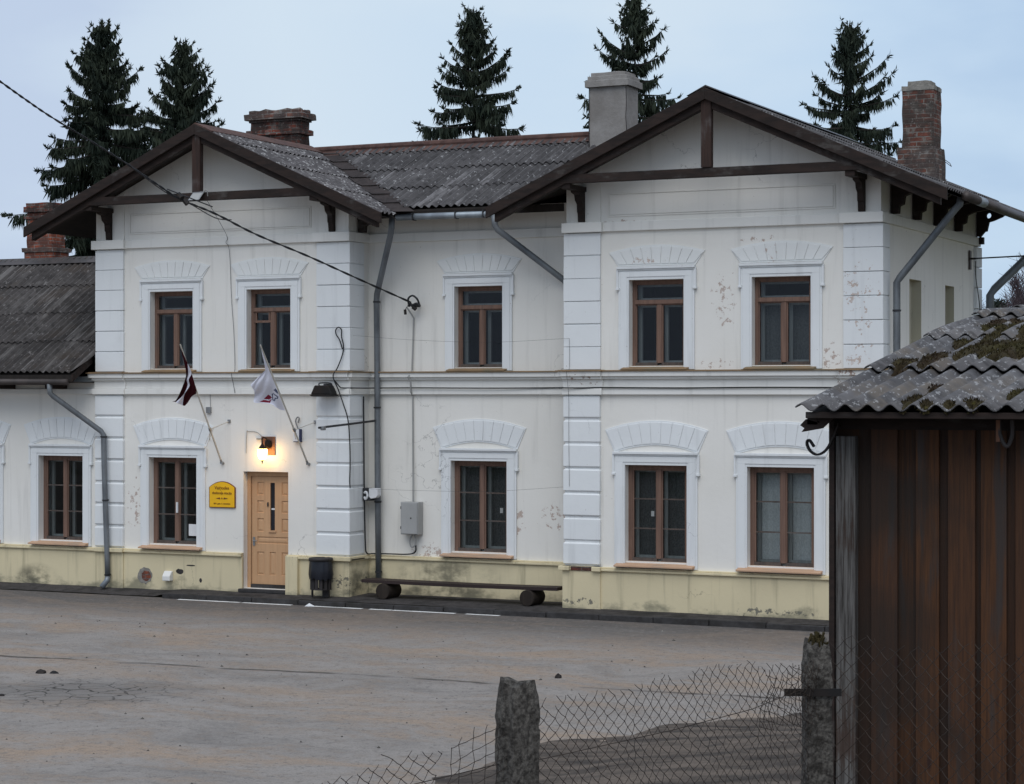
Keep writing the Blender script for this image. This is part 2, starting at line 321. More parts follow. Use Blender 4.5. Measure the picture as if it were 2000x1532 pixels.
# ------------------------------------------------------------------ mesh builder
class MB:
    def __init__(s): s.v = []; s.f = []; s.mi = []
    def add(s, vs, fs, mi=0):
        o = len(s.v); s.v += [tuple(q) for q in vs]; s.f += [tuple(i+o for i in f) for f in fs]; s.mi += [mi]*len(fs); return s
    def quad(s, a, b, c, d, mi=0): return s.add([a, b, c, d], [(0, 1, 2, 3)], mi)
    def box(s, x0, x1, y0, y1, z0, z1, mi=0):
        return s.add([(x0,y0,z0),(x1,y0,z0),(x1,y1,z0),(x0,y1,z0),(x0,y0,z1),(x1,y0,z1),(x1,y1,z1),(x0,y1,z1)],
                     [(0,3,2,1),(4,5,6,7),(0,1,5,4),(1,2,6,5),(2,3,7,6),(3,0,4,7)], mi)
    def prism(s, pts, ax, d0, d1, mi=0):
        """polygon pts (2d) extruded along axis ax: 'y' -> pts are (x,z); 'x' -> (y,z); 'z' -> (x,y)"""
        def mk(p, d): return {'y': (p[0], d, p[1]), 'x': (d, p[0], p[1]), 'z': (p[0], p[1], d)}[ax]
        n = len(pts); vs = [mk(p, d0) for p in pts] + [mk(p, d1) for p in pts]
        fs = [tuple(range(n)), tuple(range(2*n-1, n-1, -1))] + [(i, i+n, (i+1) % n + n, (i+1) % n) for i in range(n)]
        return s.add(vs, fs, mi)
    def tube(s, pts, r, n=8, mi=0, cap=True):
        pts = [Vector(p) for p in pts]; m = len(pts); rr = r if isinstance(r, (list, tuple)) else [r]*m
        rings = []; up = None
        for i, p in enumerate(pts):
            t = ((pts[min(i+1, m-1)]-pts[max(i-1, 0)])).normalized()
            if up is None: up = Vector((0, 0, 1)) if abs(t.z) < .9 else Vector((1, 0, 0))
            a = t.cross(up).normalized(); b = a.cross(t).normalized(); up = b
            rings.append([p + (a*math.cos(2*math.pi*k/n) + b*math.sin(2*math.pi*k/n))*rr[i] for k in range(n)])
        vs = [q for rg in rings for q in rg]
        fs = [(i*n+k, i*n+(k+1) % n, (i+1)*n+(k+1) % n, (i+1)*n+k) for i in range(m-1) for k in range(n)]
        if cap: fs += [tuple(range(n-1, -1, -1)), tuple(range((m-1)*n, m*n))]
        return s.add(vs, fs, mi)
    def lathe(s, c, prof, n=16, mi=0):
        vs = [(c[0]+r*math.cos(2*math.pi*k/n), c[1]+r*math.sin(2*math.pi*k/n), c[2]+z) for r, z in prof for k in range(n)]
        m = len(prof)
        fs = [(i*n+k, i*n+(k+1) % n, (i+1)*n+(k+1) % n, (i+1)*n+k) for i in range(m-1) for k in range(n)]
        fs += [tuple(range(n-1, -1, -1)), tuple(range((m-1)*n, m*n))]
        return s.add(vs, fs, mi)
    def path(s, pts, p, z0, z1, inner=.02, mi=0):
        """band along an outward-right plan polyline: from -inner to +p off the wall"""
        n = len(pts); P = [Vector(q) for q in pts]; off = []
        def nrm(a, b): d = (b-a).normalized(); return Vector((d.y, -d.x))
        for i in range(n):
            ns = []
            if i > 0: ns.append(nrm(P[i-1], P[i]))
            if i < n-1: ns.append(nrm(P[i], P[i+1]))
            v = ns[0] if len(ns) == 1 or (ns[0]-ns[-1]).length < 1e-4 else ns[0]+ns[1]
            off.append(v)
        o = [P[i]+off[i]*p for i in range(n)]; q = [P[i]-off[i]*inner for i in range(n)]
        vs = []
        for i in range(n): vs += [(o[i].x, o[i].y, z0), (o[i].x, o[i].y, z1), (q[i].x, q[i].y, z1), (q[i].x, q[i].y, z0)]
        fs = []
        for i in range(n-1):
            for k in range(4): fs.append((i*4+k, i*4+(k+1) % 4, (i+1)*4+(k+1) % 4, (i+1)*4+k))
        fs += [(0, 1, 2, 3), (n*4-1, n*4-2, n*4-3, n*4-4)]
        return s.add(vs, fs, mi)
    def mesh(s, name, mats, loc=(0, 0, 0), smooth=False):
        me = bpy.data.meshes.new(name); L = Vector(loc)
        me.from_pydata([(a-L.x, b-L.y, c-L.z) for a, b, c in s.v], [], s.f)
        for m in (mats if isinstance(mats, (list, tuple)) else [mats]): me.materials.append(m)
        me.polygons.foreach_set('material_index', s.mi)
        bm = bmesh.new(); bm.from_mesh(me)
        if len(bm.faces) < 60000 and not getattr(s, 'keep', False): bmesh.ops.recalc_face_normals(bm, faces=bm.faces)
        if getattr(s, 'weld', False): bmesh.ops.remove_doubles(bm, verts=bm.verts, dist=.0004)
        bm.to_mesh(me); bm.free()
        if smooth: me.polygons.foreach_set('use_smooth', [True]*len(me.polygons))
        me.update(); return me
    def part(s, name, mats, parent, smooth=False, bevel=0, label=None, solid=0):
        loc = WL[parent]
        o = bpy.data.objects.new(name, s.mesh(name, mats, loc, smooth)); col.objects.link(o)
        o.parent = parent; WL[o] = loc
        mods(o, bevel, solid)
        if label: o['label'] = label
        return o
    def thing(s, name, mats, label, cat, loc, smooth=False, bevel=0, group=None, kind=None, solid=0):
        o = bpy.data.objects.new(name, s.mesh(name, mats, loc, smooth)); col.objects.link(o); o.location = loc
        WL[o] = Vector(loc); mods(o, bevel, solid); tag(o, label, cat, group, kind); return o
def mods(o, bevel, solid):
    if solid:
        m = o.modifiers.new('thick', 'SOLIDIFY'); m.thickness = solid; m.offset = 0
    if bevel:
        m = o.modifiers.new('edge', 'BEVEL'); m.width = bevel; m.segments = 2; m.limit_method = 'ANGLE'; m.angle_limit = R(35)
def tag(o, label=None, cat=None, group=None, kind=None):
    if label: o['label'] = label
    if cat: o['category'] = cat
    if group: o['group'] = group
    if kind: o['kind'] = kind
def empty(name, label, cat, loc, group=None):
    o = bpy.data.objects.new(name, None); col.objects.link(o); o.location = loc; o.empty_display_size = .2
    WL[o] = Vector(loc); tag(o, label, cat, group); return o
def curve_pts(pts, n=6):
    """Catmull-Rom through pts"""
    P = [Vector(p) for p in pts]; P = [P[0]*2-P[1]] + P + [P[-1]*2-P[-2]]; out = []
    for i in range(1, len(P)-2):
        for k in range(n):
            t = k/n; a, b, c, d = P[i-1], P[i], P[i+1], P[i+2]
            out.append(.5*((2*b)+(c-a)*t+(2*a-5*b+4*c-d)*t*t+(3*b-a-3*c+d)*t**3))
    return out + [P[-2]]
def wob(x, y, z, s=1.): return mn.noise(Vector((x*s, y*s, z*s)))

# ------------------------------------------------------------------ setting
def ground():
    m = MB(); m.quad((-400, -300, -.15), (400, -300, -.15), (400, 600, -.15), (-400, 600, -.15))
    m.thing('ground', M['grass'], 'wide grassy ground running out to the trees', 'ground', (0, 0, -.15), kind='structure')
    m = MB(); m.quad((-60, -60, -.146), (60, -60, -.146), (60, -.5, -.146), (-60, -.5, -.146))
    m.thing('yard', M['yard'], 'broad grey asphalt yard streaked with orange sand', 'yard', (0, -20, -.146), kind='structure')
    # pavement: gently sloping asphalt strip between plinth and kerb
    m = MB(); N = 90
    for i in range(N):
        for y0, z0, y1, z1 in ((-.52, -.055, .0, -.012), (.0, -.012, .9, .0)):
            xa, xb = -10+27*i/N, -10+27*(i+1)/N
            k = lambda x: -.075 if x < 1.9 else 0.
            f = lambda x, y, z: (x, y, z + k(x)*(1 if y < -.4 else .35) + .012*wob(x, y, 3, 1.7))
            m.quad(f(xa, y0, z0), f(xb, y0, z0), f(xb, y1, z1), f(xa, y1, z1))
    m.thing('pavement', M['pave'], 'narrow dark asphalt pavement along the station wall', 'pavement', (4, -.3, 0), kind='structure')
    # kerb stones
    m = MB(); x = 1.95
    while x < 17:
        w = .98; dz = random.uniform(-.014, .008); dy = random.uniform(-.012, .012)
        m.box(x, x+w-.012, -.62+dy, -.505+dy, -.3, -.048+dz); x += w
    m.thing('kerb', M['kerb'], 'low dark concrete kerb edging the pavement', 'kerb', (9, -.56, -.15), bevel=.012, kind='structure')
    m = MB()
    for x0, x1 in ((2.35, 3.7), (3.75, 4.8), (5.15, 6.25), (6.4, 6.85), (6.87, 8.1), (8.3, 8.95)):
        k = 8; lo = []; hi = []
        for i in range(k+1):
            xx = x0+(x1-x0)*i/k
            lo.append((xx, -.745+.014*wob(xx, 1, 1, 6), -.142)); hi.append((xx, -.632+.01*wob(xx, 5, 1, 6), -.142))
        for i in range(k): m.quad(lo[i], lo[i+1], hi[i+1], hi[i])
    m.thing('painted_line', M['paint'], 'broken white painted line at the foot of the kerb', 'road marking', (5.6, -.67, -.142), kind='structure')
ground()

BND = [(6, -33), (11.5, -25.5), (14.6, -20.5), (15.4, -17.7), (15.13, -15.), (15.07, -12.26), (15.87, -10.48), (17.06, -9.04), (18.2, -7.9), (22, -5.5), (32, -3)]
def bank_d(x, y):
    best = 1e9; sg = 1
    for (ax, ay), (bx, by) in zip(BND, BND[1:]):
        dx, dy = bx-ax, by-ay; t = max(0, min(1, ((x-ax)*dx+(y-ay)*dy)/(dx*dx+dy*dy)))
        qx, qy = ax+t*dx-x, ay+t*dy-y; d = math.hypot(qx, qy)
        if d < best: best = d; sg = 1 if (dx*(y-ay)-dy*(x-ax)) < 0 else -1
    return best*sg
def bank_z(x, y):
    d = bank_d(x, y) + .35*wob(x, y, 0, .8) + .15*wob(x, y, 5, 2.5)
    z = -.146 + .05*d if d < 1 else -.096 + .13*(d-1)
    if d < 0: z = -.146 + .15*d
    return min(z, 1.0 + .0*d) + (.03*wob(x, y, 2, 1.5) + .02*wob(x, y, 9, 4.) if d > .2 else 0)
def bank():
    m = MB(); nx, ny = 130, 150; X0, X1, Y0, Y1 = 6., 34., -40., -2.
    P = [[None]*(ny+1) for _ in range(nx+1)]
    for i in range(nx+1):
        for j in range(ny+1):
            x = X0+(X1-X0)*i/nx; y = Y0+(Y1-Y0)*j/ny; P[i][j] = (x, y, bank_z(x, y))
    vs = [P[i][j] for i in range(nx+1) for j in range(ny+1)]
    fs = [(i*(ny+1)+j, (i+1)*(ny+1)+j, (i+1)*(ny+1)+j+1, i*(ny+1)+j+1) for i in range(nx) for j in range(ny)
          if bank_d(P[i][j][0], P[i][j][1]) > -1.2]
    m.add(vs, fs); m.thing('dirt_bank', M['dirt'], 'dark trodden earth bank rising towards the fence', 'earth bank', (20, -20, 0), smooth=True, kind='structure')
bank()

# ------------------------------------------------------------------ station building
S = empty('station_building', 'old two storey cream station with white quoins, twin gabled wings and yellow plinth', 'station', (7.7, 3.2, 0))
LP, RP, SL = (2.80, 8.55), (12.73, 8.60), .452           # gable peaks (x,z) and roof pitch
YR = .70                                               # recessed middle wall
def rl(x, pk): return pk[1]-SL*abs(x-pk[0])
# windows: (centre x, half width, plane Y, storey, curtain)
WIN = [(-2.97, .54, 0., 0, None), (-.84, .53, 0., 0, None), (1.77, .54, 0., 0, None), (7.866, .56, YR, 0, 'curtain_dark'), (11.552, .56, 0., 0, 'curtain_dark'), (13.75, .575, 0., 0, 'curtain'),
       (1.742, .485, 0., 1, None), (3.893, .475, 0., 1, None), (7.859, .48, YR, 1, None), (11.562, .495, 0., 1, None), (13.763, .505, 0., 1, 'curtain_mid')]
ZL, ZU = (.81, 2.445), (4.12, 5.575)
DOOR = (3.33, 4.30, .05, 2.21)
def wall_front(m, x0, x1, z0, z1, Y, holes, th=.5, zin0=None):
    xs = sorted({x0, x1, *[h[0] for h in holes], *[h[1] for h in holes]}); zs = sorted({z0, z1, *[h[2] for h in holes], *[h[3] for h in holes]})
    for xa, xb in zip(xs, xs[1:]):
        for za, zb in zip(zs, zs[1:]):
            cx, cz = (xa+xb)/2, (za+zb)/2
            if any(h[0] < cx < h[1] and h[2] < cz < h[3] for h in holes): continue
            m.quad((xa, Y, za), (xb, Y, za), (xb, Y, zb), (xa, Y, zb)); m.quad((xa, Y+th, zb), (xb, Y+th, zb), (xb, Y+th, za), (xa, Y+th, za))
    for a, b, c, d in holes:
        m.quad((a, Y, c), (a, Y+th, c), (a, Y+th, d), (a, Y, d)); m.quad((b, Y, c), (b, Y, d), (b, Y+th, d), (b, Y+th, c))
        m.quad((a, Y, d), (a, Y+th, d), (b, Y+th, d), (b, Y, d)); m.quad((a, Y, c), (b, Y, c), (b, Y+th, c), (a, Y+th, c))
def holes(x0, x1, Y):
    H = [(c-h, c+h, *(ZU if s else ZL)) for c, h, y, s, _ in WIN if x0 < c < x1 and y == Y]
    if x0 < 3.8 < x1 and Y == 0.: H.append(DOOR)
    return H
def walls():
    m = MB(); wall_front(m, -9., 0., -.2, 3.98, 0., holes(-9, 0, 0.)); m.quad((-9, 0, -.2), (-9, 0, 3.98), (-9, 6.5, 3.98), (-9, 6.5, -.2)); m.quad((-9, 6.5, -.2), (-9, 6.5, 3.98), (0, 6.5, 3.98), (0, 6.5, -.2))
    m.prism([(.0, 3.98), (6.5, 3.98), (3.25, 6.4)], 'x', -9., -8.9)
    m.part('wall', M['cream'], S, label='low single storey wall at the left of the gabled wing')
    for x0, x1, pk in ((0., 5.59, LP), (9.9, 15.44, RP)):
        m = MB(); zt = rl(x0, pk)-.06; wall_front(m, x0, x1, -.2, zt, 0., holes(x0, x1, 0.))
        m.add([(x0, 0, zt), (x1, 0, zt), (pk[0], 0, pk[1]-.06)], [(0, 1, 2)])
        # returns
        zr = zt
        if x0 == 0.:
            m.quad((0, 0, -.2), (0, 0, zr), (0, 6.5, zr), (0, 6.5, -.2)); m.quad((x1, 0, -.2), (x1, YR+.3, -.2), (x1, YR+.3, zr), (x1, 0, zr))
        else:
            m.quad((x0, 0, -.2), (x0, 0, zr), (x0, YR+.3, zr), (x0, YR+.3, -.2))
            # side wall with two blind niches
            ns = [(1.68, 2.45), (4.08, 4.72)]; ys = [0, *[q for p in ns for q in p], 6.53]; z0, z1 = 4.12, 5.58
            for a, b in zip(ys, ys[1:]):
                blind = (a, b) in ns
                for za, zb in ((-.2, z0), (z0, z1), (z1, zr)):
                    if blind and za == z0: continue
                    m.quad((x1, a, za), (x1, b, za), (x1, b, zb), (x1, a, zb))
            m.quad((x0, 6.53, -.2), (x0, 6.53, zr), (x1, 6.53, zr), (x1, 6.53, -.2)); m.add([(x0, 6.53, zr), (x1, 6.53, zr), (pk[0], 6.53, pk[1]-.06)], [(0, 1, 2)])
        m.part('wall', M['cream'], S)
    m = MB(); wall_front(m, 5.59, 9.9, -.2, 7.0, YR, holes(5.6, 9.9, YR)); m.part('wall', M['cream'], S, label='recessed middle wall between the two wings')
    m = MB(); m.quad((0, 6.5, -.2), (0, 6.5, 7.2), (9.9, 6.5, 7.2), (9.9, 6.5, -.2)); m.part('wall', M['cream'], S)
    for y0, y1 in ((1.68, 2.45), (4.08, 4.72)):
        m = MB(); x = 15.44; d = .17; z0, z1 = 4.12, 5.58
        m.quad((x-d, y0, z0), (x-d, y1, z0), (x-d, y1, z1), (x-d, y0, z1))
        for y in (y0, y1): m.quad((x, y, z0), (x-d, y, z0), (x-d, y, z1), (x, y, z1))
        m.quad((x, y0, z1), (x-d, y0, z1), (x-d, y1, z1), (x, y1, z1)); m.quad((x, y0, z0), (x-d, y0, z0), (x-d, y1, z0), (x, y1, z0))
        m.part('blind_niche', M['niche'], S)
    # dark rooms behind the windows: one partition and floors
    m = MB(); m.quad((-9, 3.3, -.1), (15.3, 3.3, -.1), (15.3, 3.3, 6.3), (-9, 3.3, 6.3)); m.box(-8.9, -.02, .5, 3.3, 3.6, 3.7); m.box(.02, 15.4, 1.21, 3.3, 3.5, 3.6); m.box(.02, 15.4, 1.21, 3.3, 6.2, 6.3)
    for x in (2.9, 5.3, 10.2, 12.6): m.quad((x, 1.21, -.1), (x, 3.3, -.1), (x, 3.3, 6.3), (x, 1.21, 6.3))
    m.part('room_wall', M['dark'], S)
walls()

FRONT = [(0, 6.0), (0, 0), (5.59, 0), (5.59, YR), (9.9, YR), (9.9, 0), (15.44, 0), (15.44, 6.53)]
FRONT2 = [(0, 0), (5.59, 0), (5.59, YR), (9.9, YR), (9.9, 0), (15.44, 0), (15.44, 6.53)]
PIL = [(0., .65), (4.93, 5.59), (9.9, 10.54), (14.82, 15.44)]
def bands():
    # plinth and its ledge, broken at the door
    segs = [[(-9, 0), (DOOR[0]-.0, 0)], [(DOOR[1], 0)] + FRONT2[1:]]
    m = MB()
    for sg in segs: m.path(sg, .055, -.25, .635)
    for a, b in PIL:
        if a == 9.9: m.box(a-.05, b+.02, -.085, .0, -.25, .63)
        elif a > 14: m.box(a-.02, b+.085, -.085, .35, -.25, .63)
        elif a < 1: m.box(.06, b+.02, -.085, .0, -.25, .63)
        else: m.box(a-.02, b+.05, -.09, .42, -.25, .63)
    m.box(4.31, 4.57, -.13, .0, -.25, .685)
    pl = m.part('plinth', M['plinth'], S, bevel=.012)
    m = MB()
    for sg in segs: m.path(sg, .10, .632, .672); m.path(sg, .075, .672, .70)
    for a, b in PIL:
        if a == 9.9:  # broken away at the middle of this pier
            m.box(a-.10, a+.10, -.15, .0, .628, .70); m.box(b-.12, b+.04, -.15, .0, .625, .70)
        else: m.box(a-(.10 if a > 4 else -.03), b+(.10 if a > 4 else .04), -.145, .4 if a > 4 and a < 15 else .0, .628, .704)
    m.part('ledge', M['plinth'], pl, bevel=.008)
    m = MB(); m.box(10.02, 10.42, -.105, .0, .632, .698); m.part('exposed_brick', M['brick'], pl, label='exposed dark red brick where the ledge broke away')
    # broken hole in the plinth render showing brick
    def blob(cx, cz, rx, rz, n, sd): return [(cx+rx*math.cos(2*math.pi*k/n)*(1+.22*wob(k, sd, 0, .9)), cz+rz*math.sin(2*math.pi*k/n)*(1+.25*wob(k, sd, 4, .9))) for k in range(n)]
    m = MB(); m.prism(blob(1.16, .20, .165, .155, 22, 3), 'y', -.062, -.0); hole = m.part('render_scar', M['mortar'], pl)
    m = MB(); m.prism(blob(1.19, .20, .105, .095, 16, 8), 'y', -.0645, -.0); m.part('exposed_brick', M['brick_bright'], pl)
    for cx, cz, a, b, sd in ((1.95, .31, .085, .05, 1), (2.42, .16, .03, .04, 2), (2.2, .43, .10, .014, 5)):
        m = MB(); m.prism(blob(cx, cz, a, b, 16, sd), 'y', -.058, -.0); m.part('render_scar', M['pave'], pl)
    m = MB(); m.prism([(-.055, .13), (-.055, .31), (-.10, .31), (-.17, .22), (-.17, .13)], 'x', 1.63, 1.80); m.part('vent_hood', M['trim'], pl, bevel=.01)
    # string course between the storeys
    m = MB(); m.path(FRONT, .065, 3.635, 3.74); m.path(FRONT, .022, 3.74, 3.90); m.path(FRONT, .075, 3.90, 3.945); m.path(FRONT, .125, 3.945, 4.03)
    for a, b in PIL:
        L, Rr = a-.05, b+.05
        for p, z0, z1 in ((.10, 3.633, 3.742), (.055, 3.742, 3.898), (.115, 3.898, 3.947), (.165, 3.947, 4.032)):
            m.box(L if a > .1 else -p*.4, Rr, -p, .0, z0, z1)
    m.path([(-9, 0), (-.0, 0)], .06, 3.64, 3.74)
    sc_ = m.part('string_course', M['trim'], S, bevel=.008)
    m = MB(); m.path(FRONT, .155, 4.031, 4.052)
    for a, b in PIL: m.box(a-.08 if a > .1 else -.06, b+.08, -.2, .0, 4.033, 4.058)
    m.part('ledge_flashing', M['sillw'], sc_)
    # eaves band
    m = MB(); m.path(FRONT, .06, 6.41, 6.57)
    for a, b in PIL: m.box(a-.05 if a > .1 else -.05, b+.055, -.12, .35 if a > 14 else .0, 6.405, 6.575)
    m.box(4.93-.02, 5.656, -.118, .45, 6.407, 6.572)
    m.part('eaves_band', M['trim'], S, bevel=.008)
    # flat strips above the band and sunk panels
    for (a, b), pk in zip(PIL, (LP, LP, RP, RP)):
        m = MB()
        m.prism([(a+(0.002 if a else .0), 6.575), (b, 6.575), (b, rl(b, pk)-.08), (a+(0.002 if a else .0), rl(a, pk)-.08)], 'y', -.022, .0)
        m.part('pilaster_strip', M['cream'], S, bevel=.004)
    for x0, x1, z0, z1 in ((.79, 4.77, 6.70, 7.05), (10.69, 14.65, 6.68, 7.04)):
        m = MB(); t = .022
        for q in ((x0-t, x1+t, z0-t, z0), (x0-t, x1+t, z1, z1+t), (x0-t, x0, z0, z1), (x1, x1+t, z0, z1)): m.box(q[0], q[1], -.014, 0, q[2], q[3])
        m.box(x0+.012, x1-.012, -.014, 0., z0+.012, z1-.012)
        m.part('wall_panel', M['cream'], S, bevel=.004)
bands()

def quoins():
    for i, (a, b) in enumerate(PIL):
        for lo in (True, False):
            m = MB(); zs = [.705]; 
            if lo:
                while zs[-1] < 3.40: zs.append(zs[-1]+.4185)
                zs[-1] = 3.63
                gap, proud, ch = .034, .062, .02
            else:
                zs = [4.06+k*(6.40-4.06)/6 for k in range(7)]; gap, proud, ch = .013, .05, .005
            x0 = a + (.0 if a == 0 else 0); L = a-.04 if a == 9.9 else a; Rr = b+.04 if i in (1, 3) else b
            yb = .48 if i == 1 else (.36 if i == 3 else (.25 if i == 2 else .02))
            if i in (0,): L = -.0
            # backing
            m.box(L+.02, Rr-.02, -proud+.03, yb-.02, zs[0], zs[-1])
            for z0, z1 in zip(zs, zs[1:]):
                g = gap/2
                jr = [random.uniform(-1, 1) for _ in range(4)]; z0, z1 = z0+.004*jr[0], z1+.004*jr[1]
                vs = []; xa, xb, ya, yb2 = L, Rr+.003*jr[2], -proud+.006*jr[3], yb
                o = len(m.v); c = ch
                # bevelled stone: full footprint in the middle, drawn in at the joints
                for z, k in ((z0+g, c), (z0+g+c, 0), (z1-g-c, 0), (z1-g, c)): vs += [(xa+k*(1 if i else 0), ya+k, z), (xb-k, ya+k, z), (xb-k, yb2, z), (xa+k*(1 if i else 0), yb2, z)]
                fs = [(0, 3, 2, 1), (12, 13, 14, 15)] + [(q*4+k, q*4+(k+1) % 4, (q+1)*4+(k+1) % 4, (q+1)*4+k) for q in range(3) for k in range(4)]
                m.add(vs, fs)
            m.part('quoin', M['white'], S, bevel=.005)
    m = MB()
    for k in range(6): z0 = 4.06+k*.39; m.box(15.30, 15.50, 6.2, 6.62, z0+.012, z0+.385)
    m.box(15.3, 15.49, 6.2, 6.6, .0, 4.06); m.part('quoin', M['white'], S, bevel=.008)
quoins()

def arch_pts(xc, hw, ze, za, t): u = 2*t-1; return (xc+hw*u, ze+(za-ze)*(1-u*u))
def window(c, h, Y, up, cur, k):
    z0, z1 = ZU if up else ZL
    fr = MB(); yf0, yf1 = Y+.125, Y+.185
    x0, x1 = c-h, c+h; fw = .058 if up else .075
    # outer box frame
    fr.box(x0, x0+fw, yf0, yf1, z0, z1); fr.box(x1-fw, x1, yf0, yf1, z0, z1); fr.box(x0+fw, x1-fw, yf0, yf1, z1-fw, z1)
    mw = .040
    fr.box(c-mw, c+mw, yf0-.006, yf1, z0+.05, (z0+.745*(z1-z0)) if up else z1-fw)
    opens = []
    if up:
        zt = z0+.745*(z1-z0); fr.box(x0+fw, x1-fw, yf0-.02, yf1, zt-.035, zt+.035)
        opens = [(x0+fw, x1-fw, zt+.035, z1-fw), (x0+fw, c-mw, z0+.055, zt-.035), (c+mw, x1-fw, z0+.055, zt-.035)]
        if k == 7:
            zz = zt-.22; fr.box(x0+fw, c-mw, yf0+.004, yf1, zz-.022, zz+.022); fr.box(x0+fw+.03, x0+fw+.06, yf0+.004, yf1, zz+.022, zt-.035); fr.box(c-mw-.06, c-mw-.03, yf0+.004, yf1, zz+.022, zt-.035)
    else:
        opens = [(x0+fw, c-mw, z0+.055, z1-fw), (c+mw, x1-fw, z0+.055, z1-fw)]
    W = fr.part('window', M['frame'], S, bevel=.004)
    # one sash per opening: stiles, rails and glazing bars
    for q_, (a, b, za, zb) in enumerate(opens):
        sm = MB(); t = .022; rb = za-.055 if za < z0+.2 else za
        sm.box(a, a+t, yf0+.012, yf1-.004, za, zb); sm.box(b-t, b, yf0+.012, yf1-.004, za, zb); sm.box(a+t, b-t, yf0+.012, yf1-.004, zb-t, zb)
        sm.box(a, b, yf0-.002, yf1, rb, za+.006, 1)
        if not up:
            for q in (1, 2): zz = za+(zb-za)*q/3; sm.box(a+t*.5, b-t*.5, yf0+.016, yf1-.012, zz-.012, zz+.012, 1)
        sm.part('sash', [M['frame'], M['frame_dark']], W)
    # inner winter sash, pale grey
    im = MB(); yi = Y+.30
    for a, b, za, zb in opens:
        t = .05; im.box(a-.01, a+t, yi, yi+.045, za, zb); im.box(b-.012, b+.01, yi, yi+.045, za, zb); im.box(a+t, b-t, yi, yi+.045, za-.01, za+t*.8); im.box(a+t, b-t, yi, yi+.045, zb-t, zb+.01)
    im.box(x0+.001, x0+.02, yf1+.002, yi+.05, z0+.001, z1-.001); im.box(x1-.02, x1-.001, yf1+.002, yi+.05, z0+.001, z1-.001); im.box(x0+.02, x1-.02, yf1+.002, yi+.05, z0+.001, z0+.03)
    im.part('inner_sash', M['inner'], W)
    pn = MB()
    for a, b, za, zb in opens:
        nq = 1 if up else 3
        for q in range(nq):
            e = [random.uniform(-.004, .004) for _ in range(3)]; zc, zd = za+(zb-za)*q/nq, za+(zb-za)*(q+1)/nq
            pn.quad((a, Y+.155+e[0], zc), (b, Y+.155+e[1], zc), (b, Y+.155+e[1]+e[2], zd), (a, Y+.155+e[0]+e[2], zd))
    pn.keep = True; pn.part('pane', M['glass'], W)
    if cur:
        cm = MB(); N = 60; pts = []
        for i in range(N+1):
            x = x0+.05+(x1-x0-.1)*i/N; pts.append((x, Y+.40+.006*math.sin(i*1.1+.9*math.sin(i*.31))+.012*wob(i, k, 0, .3)))
        zt = z1-.05 if cur != 'curtain_mid' else z1-.42
        for i in range(N): cm.quad((*pts[i], z0+.08), (*pts[i+1], z0+.08), (*pts[i+1], zt), (*pts[i], zt))
        cm.part('curtain', M[cur], W, smooth=True)
    # surround
    s = MB(); sw = .19; p = .04; zb = z0-.10 if not up else z0-.06; Yo = Y-p
    zh = z1+.215
    s.box(x0-sw, x0, Yo, Y, zb, zh-.03); s.box(x1, x1+sw, Yo, Y, zb, zh-.03); s.box(x0, x1, Yo, Y, z1, zh-.03)
    s.box(x0-sw+.035, x0-.03, Yo-.012, Yo, zb, z1+.05); s.box(x1+.03, x1+sw-.035, Yo-.012, Yo, zb, z1+.05); s.box(x0-sw+.035, x1+sw-.035, Yo-.012, Yo, z1+.05, zh-.075)
    s.box(x0-sw-.02, x1+sw+.02, Y-.085, Y, zh-.03, zh+.012); s.box(x0-sw-.005, x1+sw+.005, Y-.062, Y, zh-.055, zh-.03)
    for a, b in ((x0-sw-.035, x0-sw), (x1+sw, x1+sw+.035)): s.box(a, b, Y-.055, Y, zh-.36, zh-.03); 
    s.box(x0-sw-.045, x0-sw+.02, Y-.066, Y-.0, zh-.385, zh-.345); s.box(x1+sw-.02, x1+sw+.045, Y-.066, Y-.0, zh-.385, zh-.345)
    s.part('surround', M['white'], W, bevel=.004); s = MB()
    if up: ie, ia, oe, oa, hi, ho, n = z1+.265, z1+.268, z1+.45, z1+.57, h+.205, h+.375, 9
    else: ie, ia, oe, oa, hi, ho, n = z1+.235, z1+.365, z1+.575, z1+.735, h+.20, h+.375, 9
    def ring(t0, t1, di, do, y, N):
        lo = [arch_pts(c, hi, ie+di, ia+di, t0+(t1-t0)*q/N) for q in range(N+1)]; hi_ = [arch_pts(c, ho, oe+do, oa+do, t0+(t1-t0)*q/N) for q in range(N+1)]
        for q in range(N):
            s.add([(*(lo[q][0], y, lo[q][1]),), (lo[q+1][0], y, lo[q+1][1]), (hi_[q+1][0], y, hi_[q+1][1]), (hi_[q][0], y, hi_[q][1]),
                   (lo[q][0], Y, lo[q][1]), (lo[q+1][0], Y, lo[q+1][1]), (hi_[q+1][0], Y, hi_[q+1][1]), (hi_[q][0], Y, hi_[q][1])],
                  [(0, 1, 2, 3), (0, 4, 5, 1), (3, 2, 6, 7)] + ([(0, 3, 7, 4)] if q == 0 else []) + ([(1, 5, 6, 2)] if q == N-1 else []))
    ring(0, 1, -.03, .02, Y-.014, 24)
    for q in range(n): ring(.012+q*.976/n+.0045, .012+(q+1)*.976/n-.0045, 0, -.012, Y-.027, 4)
    s.part('arch', M['arch'] if up else M['white'], W, bevel=.003)
    b = MB()
    if up: b.prism([(Y+.12, z0+.01), (Y-.17, z0-.045), (Y-.17, z0-.065), (Y+.12, z0-.065)], 'x', x0-.10, x1+.10); b.part('sill', M['sillw'], W, bevel=.004)
    else: b.prism([(Y+.12, z0+.005), (Y-.175, z0-.058), (Y-.175, z0-.085), (Y+.12, z0-.085)], 'x', x0-.15, x1+.15); b.part('sill', M['sill'], W, bevel=.004)
    return W
WO = [window(*w, k) for k, w in enumerate(WIN)]
